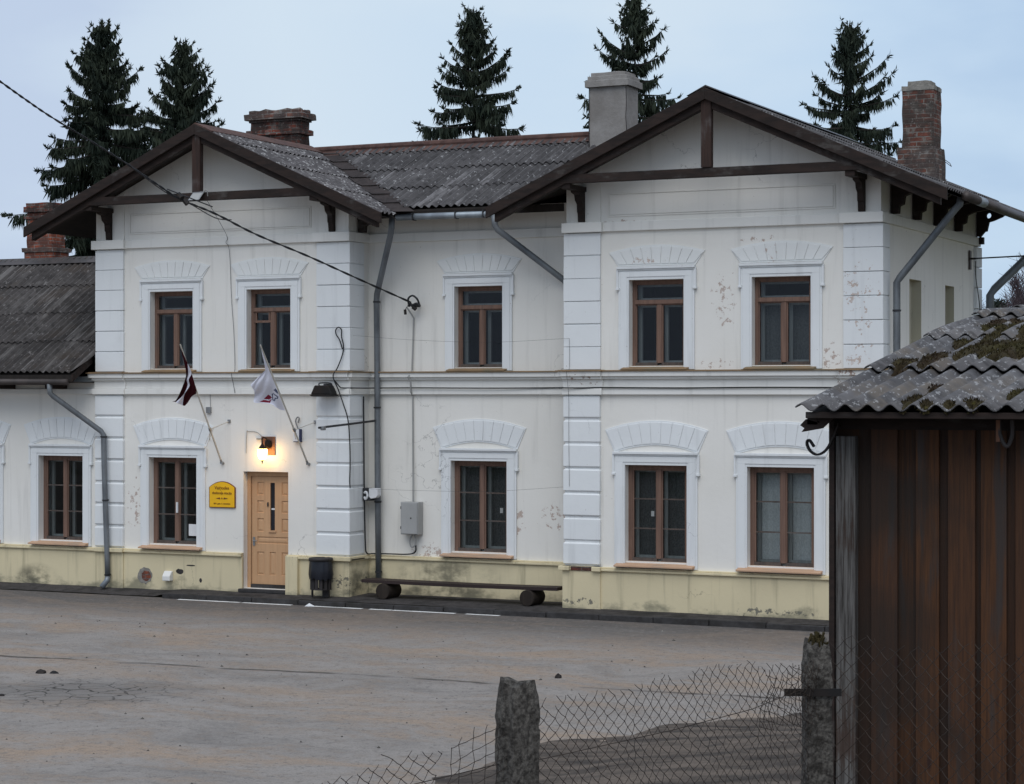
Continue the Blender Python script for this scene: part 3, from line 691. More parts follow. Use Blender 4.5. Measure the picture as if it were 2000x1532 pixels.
# papers and things in the panes
m = MB(); m.box(2.02, 2.22, .141, .150, .97, 1.19); m.part('notice', M['whitebox'], WO[2])
m = MB(); m.box(1.765, 1.80, .09, .12, 1.40, 1.60); m.part('handle', M['whitebox'], WO[2])
m = MB(); m.lathe((-.93, .25, .86), [(.04, 0), (.045, .12), (.03, .15)], 10); m.part('jar', M['whitebox'], WO[1])
for k, x, z in ((3, 8.24, 1.56), (4, 11.43, 1.62)):
    m = MB(); m.box(x-.028, x+.028, Y_ := (YR if k == 3 else 0.)+.142, Y_+.01, z-.045, z+.045); m.part('fan_cover', M['inner'], WO[k])

def door():
    x0, x1, z0, z1 = DOOR; y = .16
    f = MB(); f.box(x0, x0+.075, y-.03, y+.06, z0, z1); f.box(x1-.045, x1, y-.03, y+.06, z0, z1); f.box(x0+.075, x1-.045, y-.03, y+.06, z1-.085, z1)
    D = f.part('door', M['door'], S, bevel=.005, label='panelled peach door with a narrow dark glass slit')
    a, b, c, d = x0+.085, x1-.05, z0+.07, z1-.09; w = b-a; hh = d-c
    # leaf as stiles and rails round sunk panels and slit
    X = lambda t: a+t*w
    Z = lambda t: d-t*hh
    pan = [(X(.135), X(.31), Z(.055), Z(.175)), (X(.135), X(.31), Z(.225), Z(.34)), (X(.135), X(.31), Z(.39), Z(.515)),
           (X(.77), X(.95), Z(.055), Z(.175)), (X(.77), X(.95), Z(.225), Z(.34)), (X(.77), X(.95), Z(.39), Z(.515)),
           (X(.135), X(.95), Z(.56), Z(.625)), (X(.135), X(.32), Z(.70), Z(.915)), (X(.46), X(.62), Z(.70), Z(.915)), (X(.77), X(.95), Z(.70), Z(.915))]
    gl = (X(.475), X(.595), Z(.06), Z(.50))
    m = MB(); hs = [(p[0], p[1], p[3], p[2]) for p in pan+[gl]]
    xs = sorted({a, b, *[h[0] for h in hs], *[h[1] for h in hs]}); zs = sorted({c, d, *[h[2] for h in hs], *[h[3] for h in hs]})
    for xa, xb in zip(xs, xs[1:]):
        for za, zb in zip(zs, zs[1:]):
            cx, cz = (xa+xb)/2, (za+zb)/2
            if any(h[0] < cx < h[1] and h[2] < cz < h[3] for h in hs): continue
            m.quad((xa, y, za), (xb, y, za), (xb, y, zb), (xa, y, zb))
    for h in hs[:-1]:
        e = .018; A = [(h[0], y, h[2]), (h[1], y, h[2]), (h[1], y, h[3]), (h[0], y, h[3])]; B = [(h[0]+.01, y+e, h[2]+.01), (h[1]-.01, y+e, h[2]+.01), (h[1]-.01, y+e, h[3]-.01), (h[0]+.01, y+e, h[3]-.01)]
        C = [(h[0]+.045, y+.006, h[2]+.045), (h[1]-.045, y+.006, h[2]+.045), (h[1]-.045, y+.006, h[3]-.045), (h[0]+.045, y+.006, h[3]-.045)]
        m.add(A+B+C, [(i, (i+1) % 4, 4+(i+1) % 4, 4+i) for i in range(4)]+[(4+i, 4+(i+1) % 4, 8+(i+1) % 4, 8+i) for i in range(4)]+[(8, 9, 10, 11)])
    h = hs[-1]; e = .03; A = [(h[0], y, h[2]), (h[1], y, h[2]), (h[1], y, h[3]), (h[0], y, h[3])]; B = [(p[0], y+e, p[2]) for p in A]
    m.add(A+B, [(i, (i+1) % 4, 4+(i+1) % 4, 4+i) for i in range(4)]); m.box(h[0]-.03, h[1]+.03, y-.02, y, h[2]-.035, h[2])
    m.part('leaf', M['door'], D)
    m = MB(); m.box(h[0]+.001, h[1]-.001, y+.026, y+.034, h[2]+.001, h[3]-.001); m.part('pane', M['bag'], D)
    m = MB(); m.box(h[0]+.02, h[1]-.01, y+.012, y+.022, h[3]-.50, h[3]-.47); m.part('slip_of_paper', M['whitebox'], D)
    m = MB(); hz = Z(.615); m.box(X(.03), X(.085), y-.012, y-.001, hz-.06, hz+.10); m.tube([(X(.06), y-.012, hz+.03), (X(.06), y-.05, hz+.03), (X(.17), y-.05, hz+.03)], .009, 8); m.part('handle', M['steel'], D)
    m = MB(); m.lathe((X(.42), y-.01, Z(.255)), [(.012, -.05), (.018, 0), (.012, .03)], 8); m.part('bell', M['clamp'], D)
    m = MB(); m.box(x0+.08, x1-.05, y-.04, y+.05, z0-.05, z0+.065); m.part('threshold', M['kerb'], D)
    m = MB(); m.box(x0-.05, x1+.05, -.12, .12, -.02, .045); m.part('step', M['kerb'], D, bevel=.015)
door()

# ------------------------------------------------------------------ roofs
def corrug(m, O, A, B, a0, a1, bf, pitch=.15, amp=.025, row=1.6, seg=6, jit=.012, sheet=8, seed=1, lift=.024, bz=None):
    O, A, B = Vector(O), Vector(A).normalized(), Vector(B).normalized(); Nn = A.cross(B).normalized()
    if Nn.z < 0: Nn = -Nn
    st = pitch/seg; n = int(round((a1-a0)/st)); rnd = random.Random(seed); bmax = max(bf(a0+st*i)[1] for i in range(n+1)); rows = int(bmax/row)+1
    J = {}
    for r in range(rows):
        for i in range(n):
            s_ = (i//(seg*sheet), r)
            if s_ not in J: J[s_] = (rnd.uniform(-jit*2, jit*2), rnd.uniform(0, jit), rnd.uniform(-jit, jit))
            jr, jl, jt = J[s_]
            q = []
            for ii in (i, i+1):
                a = a0+st*ii; b0, b1 = bf(a); lo = max(b0, r*row+(jr if r else 0)); hi = min(b1, (r+1)*row+.10)
                w = amp*math.sin(2*math.pi*a/pitch)
                pts = []
                nb = 1 if bz is None else 4
                for k in range(nb+1):
                    b = lo+(hi-lo)*k/nb if hi > lo else lo
                    P = O+A*a+B*b+Nn*(w+lift*(1-(b-r*row)/row)+jl+jt*.3*(b-r*row)/row)
                    if bz: P.z += bz(b)
                    pts.append(P)
                q.append((hi > lo, pts))
            if not (q[0][0] and q[1][0]): continue
            for k in range(len(q[0][1])-1): m.quad(q[0][1][k], q[1][1][k], q[1][1][k+1], q[0][1][k+1])
CS = 1/math.hypot(1, SL)
MS = .476; MC = 1/math.hypot(1, MS)
ZE = 6.95
def zmain(y): return ZE+MS*(y-.1)
def valL(y): return LP[0]+(LP[1]-zmain(y))/SL       # x of the valley with the left wing
def valR(y): return RP[0]-(RP[1]-zmain(y))/SL
def roofs():
    # main (middle) roof
    m = MB()
    bl = (3.25-.1)/MC
    def bf(a):
        x = a; b0 = 0.
        y_l = .1 + (LP[1]-SL*(x-.34-LP[0])-ZE)/MS        # keep clear of the left valley
        y_r = .1 + (RP[1]-SL*(RP[0]-x)-ZE)/MS
        lo = max(0, (y_l-.1)/MC) if x < 7 else 0.
        if x > 8.9: lo = max(lo, (y_r-.1)/MC-.05)
        return (min(lo, bl), bl-.03)
    corrug(m, (0, .1, ZE), (1, 0, 0), (0, 1, MS), 3.2, 12.6, bf, row=1.05, seed=3)
    m.keep = True
    r = m.part('roof', M['roof'], S, label='corrugated middle roof between the two gables')
    m = MB(); m.tube([(2.9, 3.25, 8.50), (5, 3.25, 8.505), (8, 3.25, 8.50), (10.5, 3.25, 8.50)], .075, 10); m.prism([(3.0, 8.36), (3.25, 8.50), (3.5, 8.36), (3.25, 8.47)], 'x', 3.0, 10.5); m.part('ridge_cap', M['cap'], r)
    # valley: brown metal on both slopes
    m = MB()
    for y0, y1 in [(-.12+k*.45, -.12+(k+1)*.45+.03) for k in range(8)]:
        y1 = min(y1, 3.25)
        g = lambda x, y: (x, y, zmain(y)+.022 if x > valL(y) else rl(x, LP)+.03)
        d = .006*(y0 % .9)
        for o0, o1 in ((-.16, 0.), (0., .42)):
            m.quad(*[(q[0], q[1], q[2]+dz) for q, dz in ((g(valL(y0)+o0, y0), .02), (g(valL(y0)+o1, y0), .02), (g(valL(y1)+o1, y1), 0), (g(valL(y1)+o0, y1), 0))])
    m.part('valley_gutter', M['valley'], r)
    # decks / soffits close the roof underneath
    m = MB(); e = .045
    m.quad((6.3, .08, zmain(.08)-e), (9.2, .08, zmain(.08)-e), (12.5, 3.25, zmain(3.25)-e), (3.0, 3.25, zmain(3.25)-e)); m.quad((3., 3.25, zmain(3.25)-e), (12.5, 3.25, zmain(3.25)-e), (12.5, 6.9, zmain(-.4)-e), (3., 6.9, zmain(-.4)-e))
    m.box(5.7, 9.8, .085, .115, 6.80, 6.935)
    m.part('soffit', M['soffit'], r)
    m = MB(); m.tube([(6.55, .03, 6.80), (7.5, .03, 6.80), (8.62, .03, 6.79)], .058, 10); g = m.part('gutter', M['gutter_zinc'], r, smooth=True)
    m = MB()
    for x in (6.9, 7.75, 8.3): m.box(x-.012, x+.012, -.035, .1, 6.735, 6.87)
    m.part('gutter_hook', M['clamp'], g)
    # wings
    for pk, hw, nm, mats in ((LP, 3.87, 'left', ('roof_light', 'roof')), (RP, 3.95, 'right', ('roof', 'roof'))):
        right = nm == 'right'; yb = 7.25 if right else 6.8
        L = hw/CS
        for sgn in (1, -1):
            m = MB(); ye = [0]
            def bf(a, sgn=sgn):
                return (0, L-.02)
            if nm == 'left' and sgn == 1:
                def bf(a):
                    # a = y ; b measured from eave up; trimmed along the valley
                    y = a; 
                    if y < -.2: return (0, L-.02)
                    xv = valL(y)-.10; b0 = max(0, (pk[0]+hw-xv)*1/CS); return (b0, L-.02)
            y1 = 3.4 if nm == 'left' else yb
            if right and sgn == -1:
                def bf(a):
                    y = a
                    if y < -.05: return (0, L-.02)
                    return (max(0, (valR(y)-(pk[0]-hw))/CS) if y < 3.25 else .5*L, L-.02)
            corrug(m, (pk[0]+sgn*hw, 0, pk[1]-SL*hw), (0, 1, 0), (-sgn, 0, SL), -.78, y1, bf, row=1.1, seed=5+sgn+right*7)
            m.keep = True
            rr = m.part('roof', M[mats[0] if sgn == 1 else mats[1]], S, label='lichened roof slope of the %s wing' % nm if sgn == 1 and not right else None)
            # soffit plane, boarded
            s = MB(); e = .05; yl = .05 if (not right and sgn == 1) else (.05 if (right and sgn == -1) else yb)
            if nm == 'left' and sgn == 1: s.quad((pk[0], 3.2, pk[1]-e), (pk[0]+hw, 3.2, pk[1]-SL*hw-e), (pk[0]+hw, 6.8, pk[1]-SL*hw-e), (pk[0], 6.8, pk[1]-e))
            s.quad((pk[0], -.74, pk[1]-e), (pk[0]+sgn*hw, -.74, pk[1]-SL*hw-e), (pk[0]+sgn*hw, yl if yl > 1 else -.2, pk[1]-SL*hw-e), (pk[0], yl if yl > 1 else 3.4, pk[1]-e))
            if yl < 1: s.quad((pk[0]+sgn*hw, -.2, pk[1]-SL*hw-e), (pk[0]+sgn*(hw-.5), .35, pk[1]-SL*(hw-.5)-e), (pk[0], 3.4, pk[1]-e), (pk[0]+sgn*.1, 3.3, pk[1]-e-.05))
            s.part('soffit', M['soffit'], rr)
            # bargeboard and second rafter
            def bar(y0, y1, top, bot, w, end):
                q = MB(); xe = pk[0]+sgn*(hw+end)
                q.prism([(pk[0], pk[1]-top), (xe, pk[1]-SL*(hw+end)-top), (xe, pk[1]-SL*(hw+end)-bot), (pk[0], pk[1]-bot)], 'y', y0, y1); return q
            bar(-.835, -.785, -.035, .155, 0, .03).part('bargeboard', M['beam'], rr, bevel=.006)
            q = bar(-.75, -.63, .10, .275, 0, -.10); q.part('rafter', M['beam'], rr, bevel=.008)
            if not right and sgn == 1:
                c = MB(); c.prism([(2.60, 8.50), (2.8, 8.61), (3.16, 8.445), (3.15, 8.425), (2.8, 8.58)], 'y', -.80, 3.3); c.part('ridge_cap', M['cap'], rr)
        m = MB(); bx = 2.62
        m.box(pk[0]-bx, pk[0]+bx, -.755, -.635, 7.185, 7.335); m.part('tie_beam', M['beam'], S, bevel=.008)
        m = MB(); m.box(pk[0]-.088, pk[0]+.088, -.778, -.655, 7.337, pk[1]-.14); m.part('king_post', M['post_wood'], S, bevel=.012)
        if right:
            m = MB(); m.prism([(12.4, 8.52), (12.73, 8.68), (13.05, 8.53), (12.73, 8.655)], 'y', -.80, 7.2); m.part('ridge_cap', M['gutter'], rr)
    # right eave gutter
    m = MB(); m.tube([(16.74, .25, 6.80), (16.74, 3, 6.77), (16.74, 7.3, 6.74)], .075, 10); g = m.part('gutter', M['gutter'], rr, smooth=True)
    m = MB(); m.tube([(16.74, 1.05, 6.792), (16.74, 1.5, 6.788)], .078, 10); m.part('gutter_sleeve', M['gutter_zinc'], g, smooth=True)
    # consoles under the eaves
    prof = [(0, 0), (-.07, .0), (-.085, .15), (-.11, .17), (-.12, .30), (-.20, .36), (-.23, .45), (-.36, .48), (-.40, .56), (-.60, .575), (-.60, .60), (0, .60)]
    for x in (.33, 5.26, 10.20, 15.13):
        m = MB(); m.prism([(-.02+y, 6.585+z) for y, z in prof], 'x', x-.055, x+.055); m.box(x-.08, x+.08, -.72, -.02, 7.10, 7.184); m.part('eaves_bracket', M['beam'], S, bevel=.006)
    sp = [(0, 0), (.12, 0), (.13, .12), (.20, .15), (.22, .28), (.34, .33), (.60, .37), (.66, .42), (0, .69)]
    for xw, y in [(15.46, q) for q in (.55, 1.9, 3.3, 4.75)] + [(5.61, .34)]:
        m = MB(); m.prism([(xw+p, 6.58+z) for p, z in sp], 'y', y-.065, y+.065); m.part('eaves_bracket', M['beam'], S, bevel=.006)
    # corner console with its round hole
    y = 6.42; xw = 15.46; m = MB()
    out = [(xw+.0, 6.58), (xw+.13, 6.58), (xw+.13, 6.68), (xw+.22, 6.70), (xw+.22, 6.86), (xw+.30, 6.88), (xw+.50, 6.96), (xw+.56, 7.06), (xw+.0, 7.14)]
    me_c, rad = (xw+.22, 6.98), .052; n = 16
    ring = [(me_c[0]+rad*math.cos(2*math.pi*k/n), me_c[1]+rad*math.sin(2*math.pi*k/n)) for k in range(n)]
    def outer(ang):
        best = None; dx, dz = math.cos(ang), math.sin(ang)
        for (ax, az), (bx, bz) in zip(out, out[1:]+out[:1]):
            den = dx*(bz-az)-dz*(bx-ax)
            if abs(den) < 1e-9: continue
            t = ((ax-me_c[0])*(bz-az)-(az-me_c[1])*(bx-ax))/den; u = ((ax-me_c[0])*dz-(az-me_c[1])*dx)/den
            if t > 0 and -1e-6 <= u <= 1+1e-6 and (best is None or t < best): best = t
        return (me_c[0]+dx*best, me_c[1]+dz*best)
    K = 48; ou = [outer(2*math.pi*k/K) for k in range(K)]; inn = [(me_c[0]+rad*math.cos(2*math.pi*k/K), me_c[1]+rad*math.sin(2*math.pi*k/K)) for k in range(K)]
    for k in range(K):
        k2 = (k+1) % K
        for yy in (y-.06, y+.06): m.quad((inn[k][0], yy, inn[k][1]), (ou[k][0], yy, ou[k][1]), (ou[k2][0], yy, ou[k2][1]), (inn[k2][0], yy, inn[k2][1]))
        m.quad((ou[k][0], y-.06, ou[k][1]), (ou[k2][0], y-.06, ou[k2][1]), (ou[k2][0], y+.06, ou[k2][1]), (ou[k][0], y+.06, ou[k][1])); m.quad((inn[k][0], y-.06, inn[k][1]), (inn[k][0], y+.06, inn[k][1]), (inn[k2][0], y+.06, inn[k2][1]), (inn[k2][0], y-.06, inn[k2][1]))
    m.box(xw, xw+.12, y-.058, y+.058, 6.45, 6.58); m.part('eaves_bracket', M['beam'], S)
    # annex roof
    m = MB(); za = 4.04; sl = (6.50-za)/3.87; c_ = 1/math.hypot(1, sl); Lb = 3.87/c_
    corrug(m, (0, -.62, za), (1, 0, 0), (0, 1, sl), -9.0, -.0, lambda a: (0 if a < -.10 else .62/c_*min(1, (a+.10)/.08), Lb), row=1.12, seed=21, jit=.012)
    m.keep = True
    r = m.part('roof', M['roof_brown'], S, label='dark brown corrugated roof of the low annex')
    m = MB(); m.prism([(3.0, 6.40), (3.25, 6.55), (3.5, 6.40), (3.25, 6.515)], 'x', -9, -.01); m.part('ridge_cap', M['gutter'], r)
    m = MB(); z_ = lambda y: za+sl*(y+.62)-.05
    m.quad((-9, -.58, z_(-.58)), (-.12, -.58, z_(-.58)), (-.02, 3.25, z_(3.25)), (-9, 3.25, z_(3.25))); m.quad((-9, 3.25, z_(3.25)), (0, 3.25, z_(3.25)), (0, 7., z_(-.5)), (-9, 7., z_(-.5)))
    m.box(-9, -.13, -.60, -.575, za-.17, za-.03); m.box(-9, -.05, -.57, -.01, za-.185, za-.165)
    m.part('soffit', M['soffit'], r)
    m = MB(); m.prism([(-.62, za-.17), (-.62, za-.02), (.0, za+sl*.62-.02), (.0, za+sl*.62-.2)], 'x', -.13, -.10); m.part('bargeboard', M['beam'], r)
    m = MB(); m.tube([(-9, -.68, 3.90), (-.18, -.68, 3.87)], .062, 10); m.part('gutter', M['gutter'], r, smooth=True)
    for x in (-3.3, -2.0, -.75):
        m = MB(); m.box(x-.06, x+.06, -.55, -.02, 3.74, 3.87); m.part('eaves_bracket', M['beam'], S)
    return r
roofs()

def chimneys():
    def jag(m, x0, x1, y0, y1, z0, z1, k=.012, n=5):
        """masonry block with slightly uneven faces"""
        nz = max(2, int((z1-z0)/.09)); nx = n
        def P(u, v, z):  # perimeter param
            return (x0+(x1-x0)*u + k*wob(u*3, v*3, z, 3.1), y0+(y1-y0)*v + k*wob(u*3+9, v*3, z, 3.1), z)
        per = [(i/nx, 0) for i in range(nx)] + [(1, i/nx) for i in range(nx)] + [(1-i/nx, 1) for i in range(nx)] + [(0, 1-i/nx) for i in range(nx)]
        N = len(per); vs = []
        for j in range(nz+1):
            z = z0+(z1-z0)*j/nz
            for u, v in per: p = P(u, v, z); vs.append((p[0], p[1], z + (k*.9*wob(u*4, v*4, 7, 2.5) if j == nz else 0)))
        fs = [(j*N+i, j*N+(i+1) % N, (j+1)*N+(i+1) % N, (j+1)*N+i) for j in range(nz) for i in range(N)] + [tuple(range(nz*N, nz*N+N))]
        m.add(vs, fs)
    # wide brick stack behind the left gable
    m = MB(); jag(m, 1.17, 2.30, 3.6, 4.05, 7.8, 8.92, .026, 9); jag(m, 1.10, 2.37, 3.54, 4.11, 8.92, 9.02, .024, 9); jag(m, 1.17, 2.30, 3.6, 4.05, 9.02, 9.22, .026, 9); 
    m.part('chimney', M['brick'], S, label='wide low brick chimney behind the left gable')
    c = list(S.children)[-1] if False else None
    m = MB(); jag(m, 1.13, 2.34, 3.57, 4.08, 9.19, 9.24, .03, 9); jag(m, 1.06, 2.41, 3.50, 4.15, 9.235, 9.35, .045, 9); jag(m, 1.14, 2.33, 3.58, 4.07, 9.345, 9.43, .045, 9); m.part('chimney_cap', M['brick_grey'], bpy.data.objects['chimney'], bevel=.02)
    # rendered stack
    m = MB(); jag(m, 9.10, 9.83, 2.8, 3.38, 7.4, 9.36, .006); a = m.part('chimney', M['render'], S, label='tall grey rendered chimney beside the right gable')
    m = MB(); jag(m, 9.03, 9.90, 2.73, 3.45, 9.32, 9.44, .014); jag(m, 9.07, 9.86, 2.77, 3.41, 9.44, 9.52, .02); jag(m, 9.12, 9.80, 2.81, 3.36, 9.52, 9.59, .02); m.part('chimney_cap', M['render'], a, bevel=.01)
    m = MB(); m.tube([(9.835, 2.79, 9.3), (9.84, 2.80, 9.0), (9.83, 2.79, 8.75), (9.845, 2.80, 8.5), (9.835, 2.79, 8.1)], .006, 5); m.tube([(9.098, 2.79, 9.3), (9.095, 2.79, 8.6), (9.10, 2.79, 7.9)], .008, 5); m.part('crack', M['iron'], a)
    # narrow brick stack on the right slope
    m = MB(); jag(m, 14.965, 15.51, 2.98, 3.52, 7.85, 8.98, .026, 6); a = m.part('chimney', M['brick_mottled'], S, label='narrow tall brick chimney at the right end')
    m = MB(); jag(m, 14.895, 15.56, 2.92, 3.58, 7.0, 7.93, .026, 7); m.part('chimney_base', M['brick_grey'], a)
    m = MB(); jag(m, 14.955, 15.52, 2.97, 3.53, 8.92, 9.0, .02, 6); jag(m, 15.04, 15.43, 3.05, 3.45, 9.0, 9.09, .014); m.part('chimney_cap', M['mortar'], a)
    m = MB(); m.tube([(15.6, 3.3, 7.75), (15.72, 3.3, 7.66), (15.75, 3.3, 7.60), (15.62, 3.3, 7.70)], .006, 5); m.part('wire_end', M['wire'], a)
    # annex stack
    m = MB(); jag(m, -4.50, -3.84, 3.55, 4.0, 6.75, 7.55, .02); jag(m, -4.56, -3.78, 3.5, 4.06, 6.1, 6.75, .025); a = m.part('chimney', M['brick_bright'], S, label='orange brick chimney of the low annex')
    m = MB(); jag(m, -4.55, -3.79, 3.5, 4.05, 7.42, 7.48); jag(m, -4.56, -3.78, 3.49, 4.06, 7.56, 7.68, .018); jag(m, -4.52, -3.82, 3.53, 4.02, 7.68, 7.76, .018); m.part('chimney_cap', M['brick'], a)
    m = MB(); jag(m, -4.59, -3.75, 3.47, 4.09, 6.70, 6.79, .02); m.part('chimney_collar', M['brick_grey'], a)
chimneys()

def pipes():
    def pipe(pts, r, clamps, m_='pipe', spout=None, label=None):
        m = MB(); m.tube(pts, r, 12); p = m.part('downpipe', M[m_], S, smooth=True, label=label)
        for q, d in clamps: m = MB(); m.lathe((q[0], q[1], q[2]-.02), [(r+.01, 0), (r+.012, .03)], 12); m.box(q[0]-.012, q[0]+.012, q[1], q[1]+d, q[2]-.015, q[2]+.012); m.part('pipe_clamp', M['clamp'], p)
        if spout: m = MB(); m.tube(spout, r*1.05, 12); m.part('spout', M['gutter_zinc'], p, smooth=True)
        return p
    pipe([(-.60, -.68, 3.86), (-.60, -.66, 3.66), (-.57, -.60, 3.60), (.23, -.17, 2.93), (.275, -.155, 2.86), (.285, -.155, 2.4), (.31, -.155, 1.65), (.36, -.155, .5), (.375, -.16, .13)], .052,
         [((.276, -.155, 2.83), .1), ((.315, -.155, 1.62), .1), ((.372, -.16, .2), .1)], spout=[(.375, -.16, .16), (.375, -.18, .09), (.315, -.27, -.035)], label='grey downpipe bending onto the left corner pilaster')
    pipe([(6.46, .02, 6.80), (6.45, .02, 6.62), (6.42, .05, 6.52), (5.86, .54, 5.47), (5.83, .575, 5.36), (5.84, .58, 4.2), (5.85, .58, 2.), (5.87, .58, .28)], .055,
         [((5.832, .575, 5.33), .12), ((5.84, .58, 3.4), .12), ((5.855, .58, 1.68), .12), ((5.87, .58, .4), .12)], label='grey downpipe in the left corner of the recess')
    pipe([(8.50, .02, 6.78), (8.51, .02, 6.60), (8.55, .05, 6.52), (9.60, .56, 5.63), (9.70, .60, 5.50), (9.70, .60, .2)], .055, [((9.70, .60, 4.8), .1), ((9.70, .60, 2.), .1)], label='grey downpipe slanting across the recess behind the right wing')
    pipe([(16.62, .42, 6.80), (16.60, .42, 6.68), (16.52, .42, 6.60), (15.66, .30, 5.53), (15.61, .29, 5.45), (15.61, .29, 3.), (15.61, .29, .0)], .06, [((15.61, .29, 5.0), -.0), ((15.61, .29, 3.), 0)], label='grey downpipe on the right side wall near the front corner')
    pipe([(16.70, 7.0, 6.75), (16.68, 7.0, 6.62), (15.74, 6.60, 5.62), (15.66, 6.58, 5.50), (15.66, 6.58, 3), (15.66, 6.58, 0)], .075, [((15.66, 6.58, 5.1), 0)], label='dark downpipe at the far right corner')
pipes()

# ------------------------------------------------------------------ things fixed to the building
F1 = [[(2.713, -1.124, 4.493, 432, 110), (2.7, -0.973, 4.195, 480, 300), (2.693, -0.886, 4.021, 508, 410), (2.499, -0.749, 3.751, 455, 580), (2.289, -0.64, 3.535, 385, 715), (2.16, -0.621, 3.498, 325, 738)], [(2.771, -0.985, 4.218, 513, 285), (2.716, -0.893, 4.037, 517, 400), (2.636, -0.83, 3.91, 498, 480), (2.627, -0.777, 3.807, 512, 545), (2.486, -0.689, 3.632, 470, 655), (2.265, -0.62, 3.495, 380, 740)], [(2.798, -0.893, 4.037, 560, 400), (2.785, -0.869, 3.989, 562, 430), (2.701, -0.822, 3.894, 535, 490), (2.684, -0.765, 3.783, 546, 560), (2.506, -0.685, 3.624, 482, 660), (2.397, -0.588, 3.431, 460, 780)], [(2.799, -0.711, 3.675, 626, 628), (2.785, -0.701, 3.656, 622, 640), (2.737, -0.693, 3.64, 600, 650), (2.644, -0.669, 3.592, 560, 680), (2.532, -0.616, 3.487, 520, 745), (2.45, -0.586, 3.428, 488, 782)]]
F2 = [[(4.628, -1.409, 4.447, 245, 125), (4.592, -1.304, 4.288, 262, 230), (4.588, -1.189, 4.112, 300, 345), (4.406, -1.104, 3.982, 230, 430), (4.134, -0.993, 3.812, 120, 540)], [(4.629, -1.254, 4.211, 300, 280), (4.566, -1.154, 4.058, 300, 380), (4.466, -1.083, 3.951, 270, 450), (4.294, -1.013, 3.843, 200, 520), (4.168, -0.931, 3.719, 160, 600)], [(4.642, -1.073, 3.935, 370, 460), (4.562, -1.033, 3.873, 340, 500), (4.432, -0.972, 3.781, 290, 560), (4.284, -0.911, 3.687, 230, 620), (4.144, -0.88, 3.641, 165, 650)], [(4.66, -0.87, 3.625, 450, 660), (4.563, -0.86, 3.61, 400, 670), (4.422, -0.839, 3.578, 330, 690), (4.262, -0.819, 3.547, 250, 710), (4.076, -0.788, 3.499, 160, 740)], [(4.673, -0.686, 3.344, 520, 840), (4.579, -0.696, 3.359, 465, 830), (4.507, -0.727, 3.406, 415, 800), (4.454, -0.759, 3.456, 375, 768), (4.254, -0.778, 3.484, 260, 750)]]
def inside(p, poly):
    c = False; x, y = p
    for (ax, ay), (bx, by) in zip(poly, poly[1:]+poly[:1]):
        if (ay > y) != (by > y) and x < (bx-ax)*(y-ay)/(by-ay)+ax: c = not c
    return c
def flag_cloth(G, nu, nv, matf, fold, seed):
    """smooth drape through a grid of world points; G[t][s] = (x,y,z, drawing coords)"""
    T, Sn = len(G), len(G[0])
    def cr(P, k, f):
        a = P[max(k-1, 0)]; b = P[k]; c = P[min(k+1, len(P)-1)]; d = P[min(k+2, len(P)-1)]
        return [.5*(2*b[i]+(c[i]-a[i])*f+(2*a[i]-5*b[i]+4*c[i]-d[i])*f*f+(3*b[i]-a[i]-3*c[i]+d[i])*f**3) for i in range(5)]
    def ev(t, s):
        kt = min(int(t*(T-1)), T-2); ft = t*(T-1)-kt; ks = min(int(s*(Sn-1)), Sn-2); fs = s*(Sn-1)-ks
        rows = [cr(G[r], ks, fs) for r in range(T)]
        return cr(rows, kt, ft)
    m = MB(); Q = [[ev(i/nu, j/nv) for j in range(nv+1)] for i in range(nu+1)]; V = []
    for i in range(nu+1):
        for j in range(nv+1):
            p = Q[i][j]; s = j/nv; t = i/nu
            d = fold*min(1, s*3)*(math.sin(t*9+s*4+seed)+.5*math.sin(t*19-s*7))
            V.append((p[0]+.3*d, p[1]-d-.02, p[2]))
    m.v = V
    for i in range(nu):
        for j in range(nv):
            m.f.append((i*(nv+1)+j, (i+1)*(nv+1)+j, (i+1)*(nv+1)+j+1, i*(nv+1)+j+1))
            c = [(Q[i][j][k]+Q[i+1][j+1][k])/2 for k in (3, 4)]; m.mi.append(matf((i+.5)/nu, (j+.5)/nv, c))
    m.keep = True
    return m
